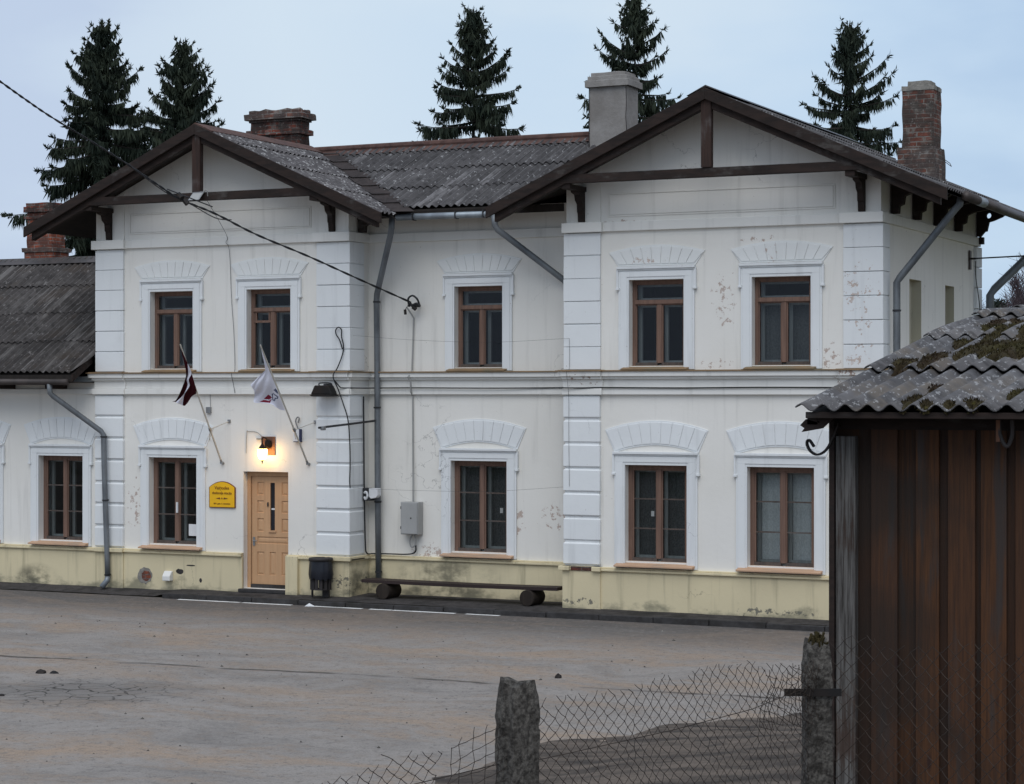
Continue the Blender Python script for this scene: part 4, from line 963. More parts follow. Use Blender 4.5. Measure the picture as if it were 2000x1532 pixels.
def flags():
    def pole(name, label, P, Qp, rod_at, rod_to):
        t = empty(name, label, 'flag', P, 'flags on the station front')
        m = MB(); m.tube([P, Qp], [.017, .013], 8); m.part('flagpole', M['pole'], t)
        m = MB(); m.tube([(P[0], P[1]+.05, P[2]-.01), (P[0], P[1]-.02, P[2])], .028, 10); m.tube([P, [P[i]+(Qp[i]-P[i])*.025 for i in range(3)]], .021, 8); m.part('wall_socket', M['steel'], t)
        A = [P[i]+(Qp[i]-P[i])*rod_at for i in range(3)]; m = MB(); m.tube([A, rod_to], .008, 6); m.tube([A, (A[0]-.25, .0, A[2]-.2)], .007, 6); m.part('brace', M['pole'], t)
        m = MB(); m.tube([[P[i]+(Qp[i]-P[i])*(rod_at-.012) for i in range(3)], [P[i]+(Qp[i]-P[i])*(rod_at+.012) for i in range(3)]], .028, 8); m.box(rod_to[0]-.03, rod_to[0]+.03, -.02, 0., rod_to[2]-.03, rod_to[2]+.03); m.part('collar', M['steel'], t)
        return t
    t = pole('wall_flag', 'maroon flag with a white stripe drooping on a pole beside the upper left window', (2.883, -.05, 2.366), (2.716, -1.15, 4.545), .285, (3.02, -.0, 3.137))
    m = flag_cloth(F1, 48, 48, lambda a, s, c: 1 if .36 < a < .64 else 0, .022, 0.); m.part('cloth', [M['maroon'], M['whitecloth']], t, smooth=True)
    t = pole('wall_flag', 'white flag with a small maroon and blue emblem on a pole above the door', (4.746, -.05, 2.374), (4.62, -1.45, 4.51), .29, (4.886, -.0, 3.134))
    red = [[(325, 652), (362, 688), (335, 712), (270, 704)], [(224, 738), (268, 715), (330, 726), (360, 700), (342, 750)]]
    blu = [[(385, 602), (408, 584), (464, 640), (440, 650)], [(360, 650), (378, 634), (400, 650), (440, 678), (436, 702), (408, 706), (396, 732), (368, 720)]]; hol = [(374, 655), (384, 648), (402, 666), (425, 684), (420, 692), (396, 694), (388, 716), (378, 710)]
    def mf(a, s, c):
        if any(inside(c, p) for p in red): return 1
        if any(inside(c, p) for p in blu) and not inside(c, hol): return 2
        return 0
    m = flag_cloth(F2, 90, 80, mf, .020, 2.); m.part('cloth', [M['whitecloth'], M['emb_red'], M['emb_blue']], t, smooth=True)
flags()

def text_mesh(body, size, loc, mat, parent, name='lettering', ext=.003):
    cu = bpy.data.curves.new(name, 'FONT'); cu.body = body; cu.size = size; cu.align_x = 'CENTER'; cu.align_y = 'CENTER'; cu.extrude = ext
    o = bpy.data.objects.new('tmp_text', cu); col.objects.link(o)
    dg = bpy.context.evaluated_depsgraph_get(); me = bpy.data.meshes.new_from_object(o.evaluated_get(dg))
    bpy.data.objects.remove(o); bpy.data.curves.remove(cu)
    me.transform(Matrix.Translation(Vector(loc)-WL[parent]) @ Matrix.Rotation(R(90), 4, 'X')); me.name = name
    me.materials.clear(); me.materials.append(mat)
    q = bpy.data.objects.new(name, me); col.objects.link(q); q.parent = parent; WL[q] = WL[parent]; return q
def plaque():
    t = empty('station_sign', 'yellow arched enamel sign with dark red lettering left of the door', 'sign', (2.877, -.03, 1.52))
    x0, x1, z0, zs, zt = 2.59, 3.165, 1.525, 1.905, 2.018
    def shape(e):
        n = 16; a = [(x0+e, z0+e), (x1-e, z0+e)]
        return a + [(x1-e-(x1-x0-2*e)*k/n, zs+(zt-e-zs)*(1-(2*k/n-1)**2)) for k in range(n+1)]
    m = MB(); m.prism(shape(0), 'y', -.030, -.004); m.part('border', M['darkred'], t)
    m = MB(); m.prism(shape(.014), 'y', -.034, -.0305); m.part('board', M['yellow'], t)
    cx = (x0+x1)/2
    text_mesh('Vaiņodes', .086, (cx, -.0365, 1.893), M['darkred'], t); text_mesh('dzelzceļa stacija', .068, (cx, -.0365, 1.80), M['darkred'], t); text_mesh('1871. gada 11. novembris', .036, (cx, -.0365, 1.602), M['darkred'], t)
    m = MB(); z = 1.70
    for s in (-1, 1): m.prism([(cx+s*.035, z-.017), (cx+s*.045, z+.017), (cx+s*.135, z)], 'y', -.039, -.034)
    m.prism([(cx-.016, z), (cx, z+.02), (cx+.016, z), (cx, z-.02)], 'y', -.039, -.034); m.part('ornament', M['darkred'], t)
plaque()

def lantern():
    t = empty('wall_lantern', 'lit wall lantern glowing warm above the peach door', 'lamp', (3.96, 0, 2.45))
    m = MB(); m.box(3.73, 4.03, -.022, .0, 2.52, 2.86); m.part('backboard', M['lampwood'], t, bevel=.006)
    cx, cy = 3.88, -.22
    m = MB(); m.lathe((3.90, -.05, 2.72), [(.0, -.09), (.06, -.06), (.07, 0), (.06, .06), (.0, .09)], 12); m.tube(curve_pts([(3.9, -.05, 2.74), (3.9, -.13, 2.83), (cx, cy, 2.83), (cx, cy, 2.70)], 5), .013, 8); m.part('bracket_arm', M['lamp_iron'], t)
    m = MB(); m.lathe((cx, cy, 2.635), [(.015, .10), (.026, .085), (.075, .02), (.088, .012), (.088, 0), (.075, 0)], 6); m.part('cap', M['lamp_iron'], t)
    m = MB(); m.lathe((cx, cy, 2.435), [(.03, 0), (.064, .03), (.086, .10), (.088, .197)], 12); m.part('glass', M['bulb'], t)
    m = MB(); m.lathe((cx, cy, 2.36), [(.004, 0), (.010, .03), (.012, .05), (.038, .065), (.032, .08)], 10); m.part('finial', M['lamp_iron'], t)
    m = MB()
    for k in range(4): a = R(45+90*k); m.tube([(cx+.034*math.cos(a), cy+.034*math.sin(a), 2.434), (cx+.093*math.cos(a), cy+.093*math.sin(a), 2.635)], .004, 5)
    m.part('cage', M['lamp_iron'], t)
lantern()
def floods():
    t = empty('floodlight', 'black floodlight hood on the string course above the corner pilaster', 'floodlight', (5.22, -.1, 3.6))
    m = MB(); m.prism([(5.07, 3.80), (5.36, 3.80), (5.44, 3.635), (4.99, 3.635)], 'y', -.36, -.16); m.prism([(4.975, 3.635), (5.455, 3.635), (5.44, 3.60), (5.02, 3.60)], 'y', -.40, -.14); m.part('housing', M['iron'], t, bevel=.015)
    m = MB(); m.tube(curve_pts([(5.08, -.2, 3.79), (5.10, -.22, 3.84), (5.32, -.22, 3.84), (5.35, -.2, 3.79)], 4), .012, 6); m.box(5.18, 5.25, -.22, -.06, 3.80, 3.83); m.part('bracket', M['clamp'], t)
    m = MB(); m.box(5.05, 5.40, -.37, -.17, 3.594, 3.599); m.part('glass', M['box'], t)
    t = empty('floodlight', 'small pale square floodlight fixed under the left gable post', 'floodlight', (2.85, -.78, 7.25))
    m = MB(); a = [(2.72, -.92, 7.18), (2.96, -.92, 7.18), (2.99, -.80, 7.33), (2.75, -.80, 7.33)]; b = [(p[0], p[1]+.045, p[2]+.025) for p in a]
    m.add(a+b, [(0, 1, 2, 3), (7, 6, 5, 4)]+[(i, i+4, (i+1) % 4+4, (i+1) % 4) for i in range(4)]); m.part('housing', M['steel'], t, bevel=.006)
    m = MB(); f = lambda p: (2.855+(p[0]-2.855)*.82, p[1]*.94+.06*-.855-.003, 7.255+(p[2]-7.255)*.82); m.quad(*[(2.855+(p[0]-2.855)*.84, -.86+(p[1]+.86)*.84-.004, 7.255+(p[2]-7.255)*.84-.002) for p in a]); m.part('glass', M['box'], t)
    m = MB(); m.tube(curve_pts([(2.95, -.80, 7.28), (3.02, -.8, 7.36), (3.06, -.79, 7.34), (3.05, -.76, 7.26)], 5), .012, 6); m.part('lead', M['conduit'], t)
floods()
def small_boxes():
    t = empty('electrical_cabinet', 'grey metal electrical cabinet on the recessed wall beside the downpipe', 'cabinet', (6.57, YR, 1.1))
    m = MB(); m.box(6.37, 6.73, YR-.20, YR, 1.10, 1.69); m.part('body', M['box'], t, bevel=.008)
    m = MB(); m.box(6.385, 6.715, YR-.216, YR-.2, 1.115, 1.675); d = m.part('door', M['box'], t, bevel=.005)
    m = MB(); m.tube([(6.59, YR-.222, 1.40), (6.59, YR-.216, 1.40)], .014, 8); m.box(6.378, 6.392, YR-.222, YR-.2, 1.20, 1.25); m.box(6.378, 6.392, YR-.222, YR-.2, 1.56, 1.61); m.part('lock', M['clamp'], d)
    m = MB(); m.tube(curve_pts([(6.56, YR-.1, 1.10), (6.50, YR-.09, .98), (6.53, YR-.08, .87), (6.60, YR-.08, .90), (6.62, YR-.09, 1.0), (6.60, YR-.1, 1.10)], 6), .014, 6); m.part('cable_loop', M['conduit'], t)
    m = MB(); m.tube([(6.55, YR-.05, 1.69), (6.535, YR-.03, 2.5), (6.53, YR-.03, 3.6), (6.53, YR-.10, 3.68), (6.53, YR-.11, 3.86), (6.50, YR-.15, 3.95), (6.52, YR-.04, 4.08), (6.54, YR-.03, 4.7), (6.55, YR-.03, 5.02), (6.50, YR-.06, 5.12), (6.44, YR-.1, 5.22)], .014, 6)
    m.thing('cable_conduit', M['conduit'], 'grey cable conduit running up the recessed wall from the cabinet', 'conduit', (6.54, YR, 1.7))
    m = MB(); m.tube(curve_pts([(6.62, YR-.08, .90), (6.60, YR-.07, .78), (6.45, YR-.09, .735), (6.0, YR-.10, .73), (5.75, YR-.11, .725), (5.67, .50, .74), (5.66, .46, .95), (5.66, .42, 2.0), (5.66, .40, 3.3), (5.67, .38, 3.6)], 5), .014, 6)
    m.thing('wall_cable', M['cable'], 'thick dark cable dropping down the wing return and along the ledge under the cabinet', 'cable', (5.7, .5, .75))
    t = empty('meter_box', 'small white box with a pale cable coil beside the recess downpipe', 'meter box', (5.75, .6, 1.75))
    m = MB(); m.prism([(5.79, 1.78), (5.79, 1.93), (5.97, 1.93), (5.97, 1.80), (5.93, 1.76), (5.83, 1.74)], 'y', .36, .50); m.part('cover', M['whitebox'], t, bevel=.006)
    m = MB(); m.box(5.64, 5.80, .40, .56, 1.70, 1.93); m.part('body', M['clamp'], t); m = MB(); m.tube(curve_pts([(5.68, .39, 1.84), (5.72, .385, 1.86), (5.75, .385, 1.79), (5.71, .385, 1.73), (5.68, .39, 1.77)], 4), .022, 6); m.part('coil', M['whitebox'], t)
    t = empty('alarm_box', 'flat white box with navy side on the wall behind the white flag pole', 'alarm box', (4.54, 0, 2.76))
    m = MB(); m.box(4.455, 4.60, -.085, -.0, 2.765, 3.005); m.part('body', M['navy'], t, bevel=.01); m = MB(); m.box(4.462, 4.585, -.095, -.0855, 2.78, 3.0); m.part('cover', M['whitebox'], t)
    m = MB(); m.tube(curve_pts([(4.52, -.02, 3.01), (4.49, -.05, 3.14), (4.53, -.06, 3.22), (4.56, -.04, 3.20), (4.53, -.03, 3.12)], 5), .012, 6); m.part('cable_coil', M['steel'], t)
    m = MB(); m.box(2.53, 2.625, -.045, 0, 3.285, 3.40); m.tube([(2.61, -.012, 3.40), (2.60, -.012, 3.64)], .005, 5); m.thing('junction_box', M['steel'], 'tiny grey junction box on the wall right of the maroon flag', 'junction box', (2.58, 0, 3.29))
    t = empty('wall_bar', 'dark steel bar with pale clamp sticking out from the recess downpipe past the corner', 'bar', (5.84, .5, 3.15))
    m = MB(); m.tube([(5.47, -.878, 3.045), (5.68, -.13, 3.104), (5.845, .50, 3.157)], .020, 4); m.part('bar', M['clamp'], t); m = MB(); m.box(5.475, 5.545, -.83, -.74, 3.0, 3.075); m.part('clamp', M['steel'], t, bevel=.01)
small_boxes()
def cables():
    pts = [(6.60, .46, 5.30), (6.14, -.63, 5.68), (5.71, -1.65, 6.04), (5.29, -2.63, 6.36), (4.96, -3.39, 6.67), (4.70, -4.02, 6.87), (4.5, -4.49, 7.12), (4.27, -5.02, 7.42), (4.05, -5.54, 7.69), (3.76, -6.22, 8.03), (3.59, -6.63, 8.26), (3.42, -7.03, 8.5), (3.15, -7.67, 8.88), (1.0, -12.7, 12.0)]
    cp = curve_pts(pts, 14); t = empty('aerial_cable', 'black twisted aerial power cable slanting down across the left gable to the recess', 'cable', (6.6, .5, 5.3))
    m = MB()
    for ph in (0, math.pi):
        m.tube([p + Vector((.010*math.cos(i*.8+ph), .0, .010*math.sin(i*.8+ph))) for i, p in enumerate(cp)], .0105, 6)
    m.part('strands', M['cable'], t)
    m = MB(); q = Vector((4.70, -4.02, 6.88)); m.tube([q+Vector((-.05, .0, .07)), q+Vector((.03, 0, -.0))], .055, 8); m.tube([q+Vector((.05, .05, -.03)), q+Vector((.10, .06, -.09))], .045, 8); m.part('splice', M['iron'], t)
    m = MB(); m.tube(curve_pts([(4.33, -4.88, 7.35), (4.5, -4.5, 7.09), (4.62, -4.2, 6.93), (4.78, -3.85, 6.80), (4.96, -3.39, 6.60), (5.1, -3.1, 6.58)], 5), .009, 5); m.tube([(4.6, -4.25, 7.02), (4.95, -3.45, 6.78)], .011, 5); m.part('tie_wire', M['clamp'], t)
    t = empty('cable_anchor', 'black cable anchor with a looped tail on the recessed wall', 'cable anchor', (6.66, YR, 5.25))
    m = MB(); m.tube(curve_pts([(6.55, .50, 5.22), (6.54, .48, 5.36), (6.63, .47, 5.42), (6.72, .48, 5.36), (6.75, .52, 5.25)], 7), .018, 6); m.tube(curve_pts([(6.56, .5, 5.28), (6.62, .5, 5.24), (6.70, .5, 5.27), (6.76, .52, 5.23)], 4), .03, 6); m.part('loop', M['cable'], t)
    m = MB(); m.tube([(6.62, .5, 5.22), (6.68, .52, 5.17)], .035, 8); m.tube([(6.49, .45, 5.17), (6.50, .45, 5.08)], .026, 8); m.tube([(6.56, .48, 5.28), (6.495, .45, 5.17)], .006, 5); m.tube([(6.66, .5, 5.22), (6.66, YR, 5.24)], .02, 6); m.part('insulator', M['iron'], t)
    m = MB(); m.tube(curve_pts([(5.50, -.09, 4.45), (5.44, -.09, 4.62), (5.37, -.09, 4.72), (5.36, -.09, 4.80), (5.42, -.09, 4.85), (5.48, -.09, 4.80), (5.48, -.09, 4.68), (5.52, -.09, 4.52), (5.50, -.09, 4.36), (5.42, -.13, 4.12), (5.40, -.24, 4.0), (5.41, -.24, 3.9), (5.46, -.17, 3.72), (5.54, -.12, 3.45), (5.62, -.10, 3.18), (5.655, -.10, 2.8), (5.66, -.09, 2.4), (5.65, -.09, 2.1), (5.66, -.09, 1.95)], 6), .011, 6)
    m.thing('loose_cable', M['cable'], 'loose black cable hanging in a loop down the wing corner quoins', 'cable', (5.5, -.1, 3.0))
    m = MB(); m.tube(curve_pts([(5.41, -.24, 3.90), (5.46, -.13, 3.78), (5.52, -.12, 3.755), (5.68, .0, 3.752), (5.72, .4, 3.75), (5.80, .58, 3.752), (6.6, .60, 3.755), (8.2, .60, 3.748), (9.77, .60, 3.756), (9.79, .3, 3.756), (9.80, -.10, 3.752), (10.2, -.115, 3.75), (10.7, -.085, 3.755), (12., -.085, 3.748), (13.4, -.085, 3.756), (14.7, -.085, 3.752), (14.9, -.115, 3.752), (15.55, -.12, 3.752)], 5), .012, 5)
    m.thing('ledge_cable', M['cable'], 'thin black cable lying along the string course across recess and right wing', 'cable', (10, .2, 3.75))
    m = MB(); m.tube(curve_pts([(5.70, -.06, 4.70), (7., -.06, 4.60), (8.5, -.06, 4.55), (9.97, -.06, 4.60)], 6), .0018, 4); m.thing('span_wire', M['clamp'], 'hair thin wire strung across the recess at upper window height', 'wire', (7.8, 0, 4.6))
    m = MB(); m.tube(curve_pts([(5.70, -.06, 1.95), (7., -.06, 1.93), (8.5, -.06, 1.95), (9.99, -.06, 2.06)], 6), .0018, 4); m.thing('span_wire', M['clamp'], 'hair thin wire strung across the recess at ground floor window height', 'wire', (7.8, 0, 1.95))
    m = MB(); m.tube(curve_pts([(9.98, -.075, 4.60), (9.98, -.075, 4.1), (9.98, -.18, 4.04), (9.98, -.18, 3.95), (9.98, -.1, 3.6), (9.97, -.075, 3.0), (9.98, -.075, 2.06)], 4), .003, 4); m.thing('pilaster_wire', M['clamp'], 'thin dark wire running down the left pilaster of the right wing', 'wire', (9.98, -.07, 3))
    m = MB(); m.tube(curve_pts([(3.0, -.70, 7.18), (3.02, -.1, 6.6), (3.03, -.13, 6.45), (3.04, -.03, 6.3), (3.08, -.02, 5.4), (3.13, -.02, 4.8), (3.16, -.03, 4.1), (3.17, -.16, 4.03), (3.18, -.1, 3.8), (3.19, -.07, 3.66)], 5), .005, 4); m.thing('lamp_wire', M['clamp'], 'thin wire trailing down the left wing from the gable floodlight', 'wire', (3.05, 0, 5))
    m = MB(); m.tube(curve_pts([(3.40, -.012, 2.55), (3.41, -.012, 2.93), (3.45, -.012, 2.95), (3.62, -.012, 2.94), (3.74, -.012, 2.86)], 5), .006, 4); m.box(3.63, 3.73, -.03, 0, 2.80, 2.83); m.thing('lantern_wire', M['conduit'], 'thin pale wire on the wall leading to the lantern', 'wire', (3.5, 0, 2.8))
    m = MB(); m.tube(curve_pts([(15.5, 5.85, 6.15), (17.5, 5.3, 6.17), (20.5, 4.6, 6.26), (24, 3.8, 6.45)], 8), .014, 5); m.thing('side_cable', M['cable'], 'thin cable leaving the right side wall past the slanting downpipe', 'cable', (15.5, 5.85, 6.15))
    t = empty('cable_hook', 'rusty cable hook with a dropping lead on the right side wall', 'cable hook', (15.48, 5.85, 6.1))
    m = MB(); m.tube([(15.46, 5.85, 6.15), (15.56, 5.85, 6.15)], .02, 6); m.box(15.45, 15.47, 5.78, 5.92, 5.95, 6.3); m.part('plate', M['wire'], t); m = MB(); m.tube(curve_pts([(15.56, 5.85, 6.1), (15.53, 6.0, 5.8), (15.55, 6.2, 5.3), (15.56, 6.3, 4.6)], 5), .009, 5); m.part('lead', M['cable'], t)
cables()

def bench_bin():
    t = empty('log_bench', 'low dark plank bench resting on two log sections in the recess', 'bench', (7.8, .1, 0))
    m = MB(); N = 10
    for i in range(N):
        a, b = 5.90+3.86*i/N, 5.90+3.86*(i+1)/N; za, zb = .262-.012*math.sin(math.pi*i/N), .262-.012*math.sin(math.pi*(i+1)/N)
        for y0, y1 in ((-.10, .08), (.09, .27)): m.add([(a, y0, za), (b, y0, zb), (b, y1, zb), (a, y1, za), (a, y0, za+.055), (b, y0, zb+.055), (b, y1, zb+.055), (a, y1, za+.055)], [(0, 3, 2, 1), (4, 5, 6, 7), (0, 1, 5, 4), (2, 3, 7, 6)] + ([(0, 4, 7, 3)] if i == 0 else []) + ([(1, 2, 6, 5)] if i == N-1 else []))
    m.part('seat', M['bench'], t)
    for x in (6.35, 9.2):
        m = MB(); m.tube([(x, -.14, .118), (x+.02, .30, .118)], .142, 18); m.part('log', M['log'], t, bevel=.01)
    t = empty('litter_bin', 'small dark litter bin lined with a black bag at the wing corner', 'litter bin', (5.19, -.33, 0))
    cx, cy = 5.19, -.33
    m = MB()
    for k in range(12): a = 2*math.pi*k/12; m.box(cx+.165*math.cos(a)-.03, cx+.165*math.cos(a)+.03, cy+.15*math.sin(a)-.01, cy+.15*math.sin(a)+.01, .12, .60)
    m.lathe((cx, cy, .12), [(.16, 0), (.16, .02)], 14); m.part('body', M['bin'], t)
    m = MB(); m.box(cx-.19, cx-.165, cy-.02, cy+.02, -.02, .62); m.box(cx-.0, cx+.13, cy+.05, cy+.10, -.02, .45); m.part('stand', M['bin'], t)
    m = MB(); n = 40; vs = []
    pr = [(.205, .655), (.212, .60), (.222, .50), (.232, .40), (.215, .31)]
    for r, z in pr:
        for k in range(n): a = 2*math.pi*k/n; rr = r*(1+.07*wob(math.cos(a)*3, math.sin(a)*3, z*2.5, 1.3)) ; vs.append((cx+rr*math.cos(a), cy+rr*math.sin(a)*.9, z+(.06*wob(math.cos(a)*2, math.sin(a)*2, 3, 1.4) if z < .35 else 0)))
    m.add(vs, [(j*n+k, j*n+(k+1) % n, (j+1)*n+(k+1) % n, (j+1)*n+k) for j in range(len(pr)-1) for k in range(n)]); m.part('bag', M['bag'], t, smooth=True)
    m = MB(); m.lathe((cx, cy, .64), [(.17, 0), (.215, 0), (.222, .03), (.215, .055), (.19, .058), (.175, .03), (.17, .0)], 22); m.part('rim', M['bin'], t, smooth=True)
    m = MB(); m.add([(5.1, -.73, -.144), (5.2, -.68, -.144), (5.3, -.70, -.144), (5.17, -.70, -.09), (5.24, -.74, -.144), (5.12, -.78, -.143)], [(0, 3, 1), (1, 3, 2), (2, 3, 4), (4, 3, 5), (5, 3, 0)]); m.thing('paper_scrap', M['whitebox'], 'crumpled white scrap lying by the kerb below the bin', 'litter', (5.2, -.7, -.144))
bench_bin()

# ------------------------------------------------------------------ shed
def shed():
    SX, SY, SZ = 20.51, -19.89, 3.575
    t = empty('timber_shed', 'brown board shed with mossy corrugated roof at the right edge', 'shed', (22.5, -16, .8))
    wx, wy = 20.64, -19.50
    z0 = .2; zt = 3.52
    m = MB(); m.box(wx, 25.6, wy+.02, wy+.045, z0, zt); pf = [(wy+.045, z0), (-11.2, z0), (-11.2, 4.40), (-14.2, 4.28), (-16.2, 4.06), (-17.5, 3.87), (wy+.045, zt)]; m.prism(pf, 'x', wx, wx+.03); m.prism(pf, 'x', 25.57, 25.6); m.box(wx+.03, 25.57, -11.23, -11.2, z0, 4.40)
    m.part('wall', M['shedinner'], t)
    m = MB()
    rnd = random.Random(4)
    for k, (a, w) in enumerate([(20.912, .180), (21.215, .155), (21.43, .180), (21.645, .168), (21.87, .17), (22.08, .16), (22.31, .165), (22.55, .16), (22.79, .17), (23.03, .16), (23.27, .17), (23.51, .16), (23.75, .17), (23.99, .16), (24.23, .17), (24.47, .16), (24.71, .17), (24.95, .16), (25.19, .17)]):
        d = rnd.uniform(-.004, .004); m.box(a, a+w, wy-.008+d, wy+.018, z0, zt-.05+rnd.uniform(-.02, .01))
    m.part('board', M['shedwood'], t, bevel=.004)
    m = MB(); m.box(wx-.004, wx+.034, wy-.06, wy+.1, z0, zt-.02); m.part('corner_strip', M['beam'], t, bevel=.004)
    m = MB(); m.box(wx+.042, wx+.178, wy-.055, wy+.018, z0, 3.385); m.part('corner_board', M['greywood'], t, bevel=.006)
    m = MB(); m.box(wx+.02, 25.6, wy-.012, wy+.0195, 3.43, zt); m.part('top_rail', M['beam'], t)
    # roof: sagging rows of big wave sheets
    def bz(b):  # b measured along slope
        pts = [(0, 0), (2.4, .400), (3.75, .628), (5.3, .82), (7.1, .93), (9.5, 1.02)]
        for (a, za), (c, zc) in zip(pts, pts[1:]):
            if b <= c: return za+(zc-za)*(b-a)/(c-a)
        return pts[-1][1]
    m = MB(); corrug(m, (SX, SY, SZ-.034), (1, 0, 0), (0, 1, 0), -.0, 5.25, lambda a: (-.0+.012*math.sin(int(a/1.2)*2.1), 8.9), pitch=.150, amp=.0225, row=1.62, seg=10, jit=.014, seed=11, lift=.03, bz=bz); m.keep = True
    m.weld = True; r = m.part('roof', M['roof_shed'], t, smooth=True, solid=.009)
    def roof_z(x, y):
        b = y-SY; a = x-SX; rr = b % 1.62
        return SZ-.034+bz(b)+.026*math.sin(2*math.pi*a/.15)+.03*(1-rr/1.62)
    m = MB(); m.box(SX+.06, 25.7, SY+.03, SY+.06, SZ-.068, SZ-.026); m.part('eaves_board', M['beam'], t, bevel=.004)
    m = MB(); m.prism([(SX+.14, SZ-.10), (SX+.04, SZ-.075), (SX+.0, SZ-.115), (SX+.03, SZ-.135), (SX+.01, SZ-.16), (SX+.15, SZ-.135), (SX+.24, SZ-.055), (SX+.10, SZ-.06)], 'y', SY+.10, SY+.13); m.part('broken_board', M['beam'], t)
    m = MB(); m.prism([(SY+.1, SZ-.11), (SY+2.4, SZ+.27), (SY+8.8, SZ+.78), (SY+8.8, SZ+.83), (SY+2.4, SZ+.32), (SY+.1, SZ-.06)], 'x', SX+.05, SX+.12); m.part('verge_board', M['beam'], t)
    for x in (20.75, 22.0, 23.3, 24.6): pass
    m = MB(); m.quad((SX+.05, SY+.06, SZ-.05), (25.7, SY+.06, SZ-.05), (25.7, SY+2.4, SZ+.33), (SX+.05, SY+2.4, SZ+.33)); m.quad((SX+.05, SY+2.4, SZ+.33), (25.7, SY+2.4, SZ+.33), (25.7, SY+8.8, SZ+.84), (SX+.05, SY+8.8, SZ+.84)); m.part('soffit', M['soffit'], t)
    # scrolled iron hook under the eaves corner
    hk = curve_pts([(20.72, -19.62, 3.47), (20.69, -19.64, 3.38), (20.645, -19.66, 3.295), (20.59, -19.67, 3.262), (20.54, -19.67, 3.285), (20.515, -19.67, 3.335), (20.53, -19.67, 3.36), (20.565, -19.67, 3.315)], 6)
    m = MB()
    for a, b in zip(hk, hk[1:]):
        d = (b-a).normalized(); nn = Vector((-d.z, 0, d.x))*.007
        vs = [a-nn, a+nn, b+nn, b-nn]; w = Vector((0, .03, 0)); m.add([*vs, *[q+w for q in vs]], [(0, 1, 2, 3), (7, 6, 5, 4), (0, 3, 7, 4), (1, 5, 6, 2)])
    m.part('gutter_hook', M['iron'], t)
    m = MB(); m.tube(curve_pts([(21.79, -19.62, 3.50), (21.80, -19.63, 3.40), (21.84, -19.62, 3.33), (21.87, -19.6, 3.40), (21.87, -19.6, 3.5)], 6), .014, 7); m.part('gutter_hook', M['gutter'], t)
    m = MB(); m.box(21.775, 21.80, -19.64, -19.6, 3.36, 3.50); m.part('bracket', M['lampwood'], t)
    # moss cushions lying in the troughs
    rnd = random.Random(12); mm = MB()
    def cushion(x, y, rx, ry, h, sd):
        nu, nv = 30, 10; vs = []
        for j in range(nv+1):
            f = j/nv
            for k in range(nu):
                a = 2*math.pi*k/nu; q = 1+.34*wob(math.cos(a)*1.6, math.sin(a)*1.6, sd, 1.1)+.30*wob(math.cos(a)*5, math.sin(a)*5, sd+9, 1.3)
                xx = x+rx*f*q*math.cos(a); yy = y+ry*f*q*math.sin(a); b = max(.0, yy-SY)
                base = SZ-.034+bz(b)+.03*(1-(b % 1.62)/1.62)
                zz = base+.0225*math.sin(2*math.pi*(xx-SX)/.15)*(.35+.65*f) + h*(1-f**3) - .012*f + .016*wob(xx, yy, sd, 55)*(1-f*.4) + .024*wob(xx, yy, sd+3, 11)*(1-f)
                vs.append((xx, max(yy, SY+.01), zz))
        mm.add(vs, [(j*nu+k, j*nu+(k+1) % nu, (j+1)*nu+(k+1) % nu, (j+1)*nu+k) for j in range(nv) for k in range(nu)])
        # ragged shoots all over the cushion
        for q in range(int(60+9000*rx*ry)):
            j = min(nv, int(rnd.random()**.6*(nv+1))); p = vs[j*nu+rnd.randrange(nu)]; w = rnd.uniform(.004, .010); l = rnd.uniform(.010, .026)
            a = rnd.uniform(0, 6.283); px, py = p[0]+rnd.gauss(0, .010), p[1]+rnd.gauss(0, .014); pz = p[2]-.004
            dx, dy = rnd.gauss(0, .5)*l, rnd.gauss(0, .5)*l
            mm.add([(px-w*math.cos(a), py-w*math.sin(a), pz), (px+w*math.cos(a), py+w*math.sin(a), pz), (px+dx, py+dy, pz+l)], [(0, 1, 2)])
    tr = lambda k: SX+.1125+.15*k
    L = [(1, 1.75, .10, .30, .05), (2, 1.95, .10, .40, .05), (3, 2.3, .10, .35, .05), (4, 2.6, .12, .45, .055), (5, 2.3, .12, .5, .06), (6, 2.75, .14, .5, .06), (7, 2.3, .10, .3, .05), (5, 3.3, .14, .45, .05), (7, 3.35, .16, .5, .05), (8, 2.9, .14, .45, .06), (3, 3.1, .09, .35, .05), (9, 2.2, .10, .34, .06), (10, 2.9, .15, .5, .06), (11, 2.2, .11, .35, .055), (9, 3.9, .16, .5, .05),
         (4, .28, .06, .30, .03), (5, .12, .05, .16, .025), (6, .12, .05, .12, .025), (7, .16, .07, .16, .03), (8, .62, .05, .26, .02), (4, .85, .05, .2, .02), (2, 2.9, .08, .3, .04), (6, 4.6, .15, .5, .05), (8, 4.8, .2, .6, .05), (10, 4.2, .2, .6, .05), (12, 3.2, .16, .6, .05), (13, 2.4, .12, .4, .05), (14, 3.4, .2, .6, .05), (12, 5.2, .3, .7, .05), (16, 2.9, .2, .5, .05), (19, 2.2, .2, .5, .05), (22, 3.1, .2, .5, .05), (4, 4.3, .1, .35, .045), (2, 4.1, .08, .3, .04)]
    for q in range(320):
        k = rnd.randint(2, 24); b = rnd.choice([1, 2, 3])*1.62+rnd.uniform(.05, 1.1)+.03*k
        if b < 2.0 and k > 8 and rnd.random() < .4: continue
        if b > 7 or k < 6 and b > 4.6: continue
        L.append((k, b, rnd.uniform(.045, .085), rnd.uniform(.08, .26), rnd.uniform(.012, .035)))
    for i, (k, b, rx, ry, h) in enumerate(L): cushion(tr(k)+rnd.uniform(-.02, .02), SY+b, rx*.95, ry*.95, h+.014, i*1.7)
    mm.keep = True; o = mm.part('moss', M['moss'], r, smooth=False); o['kind'] = 'stuff'
shed()

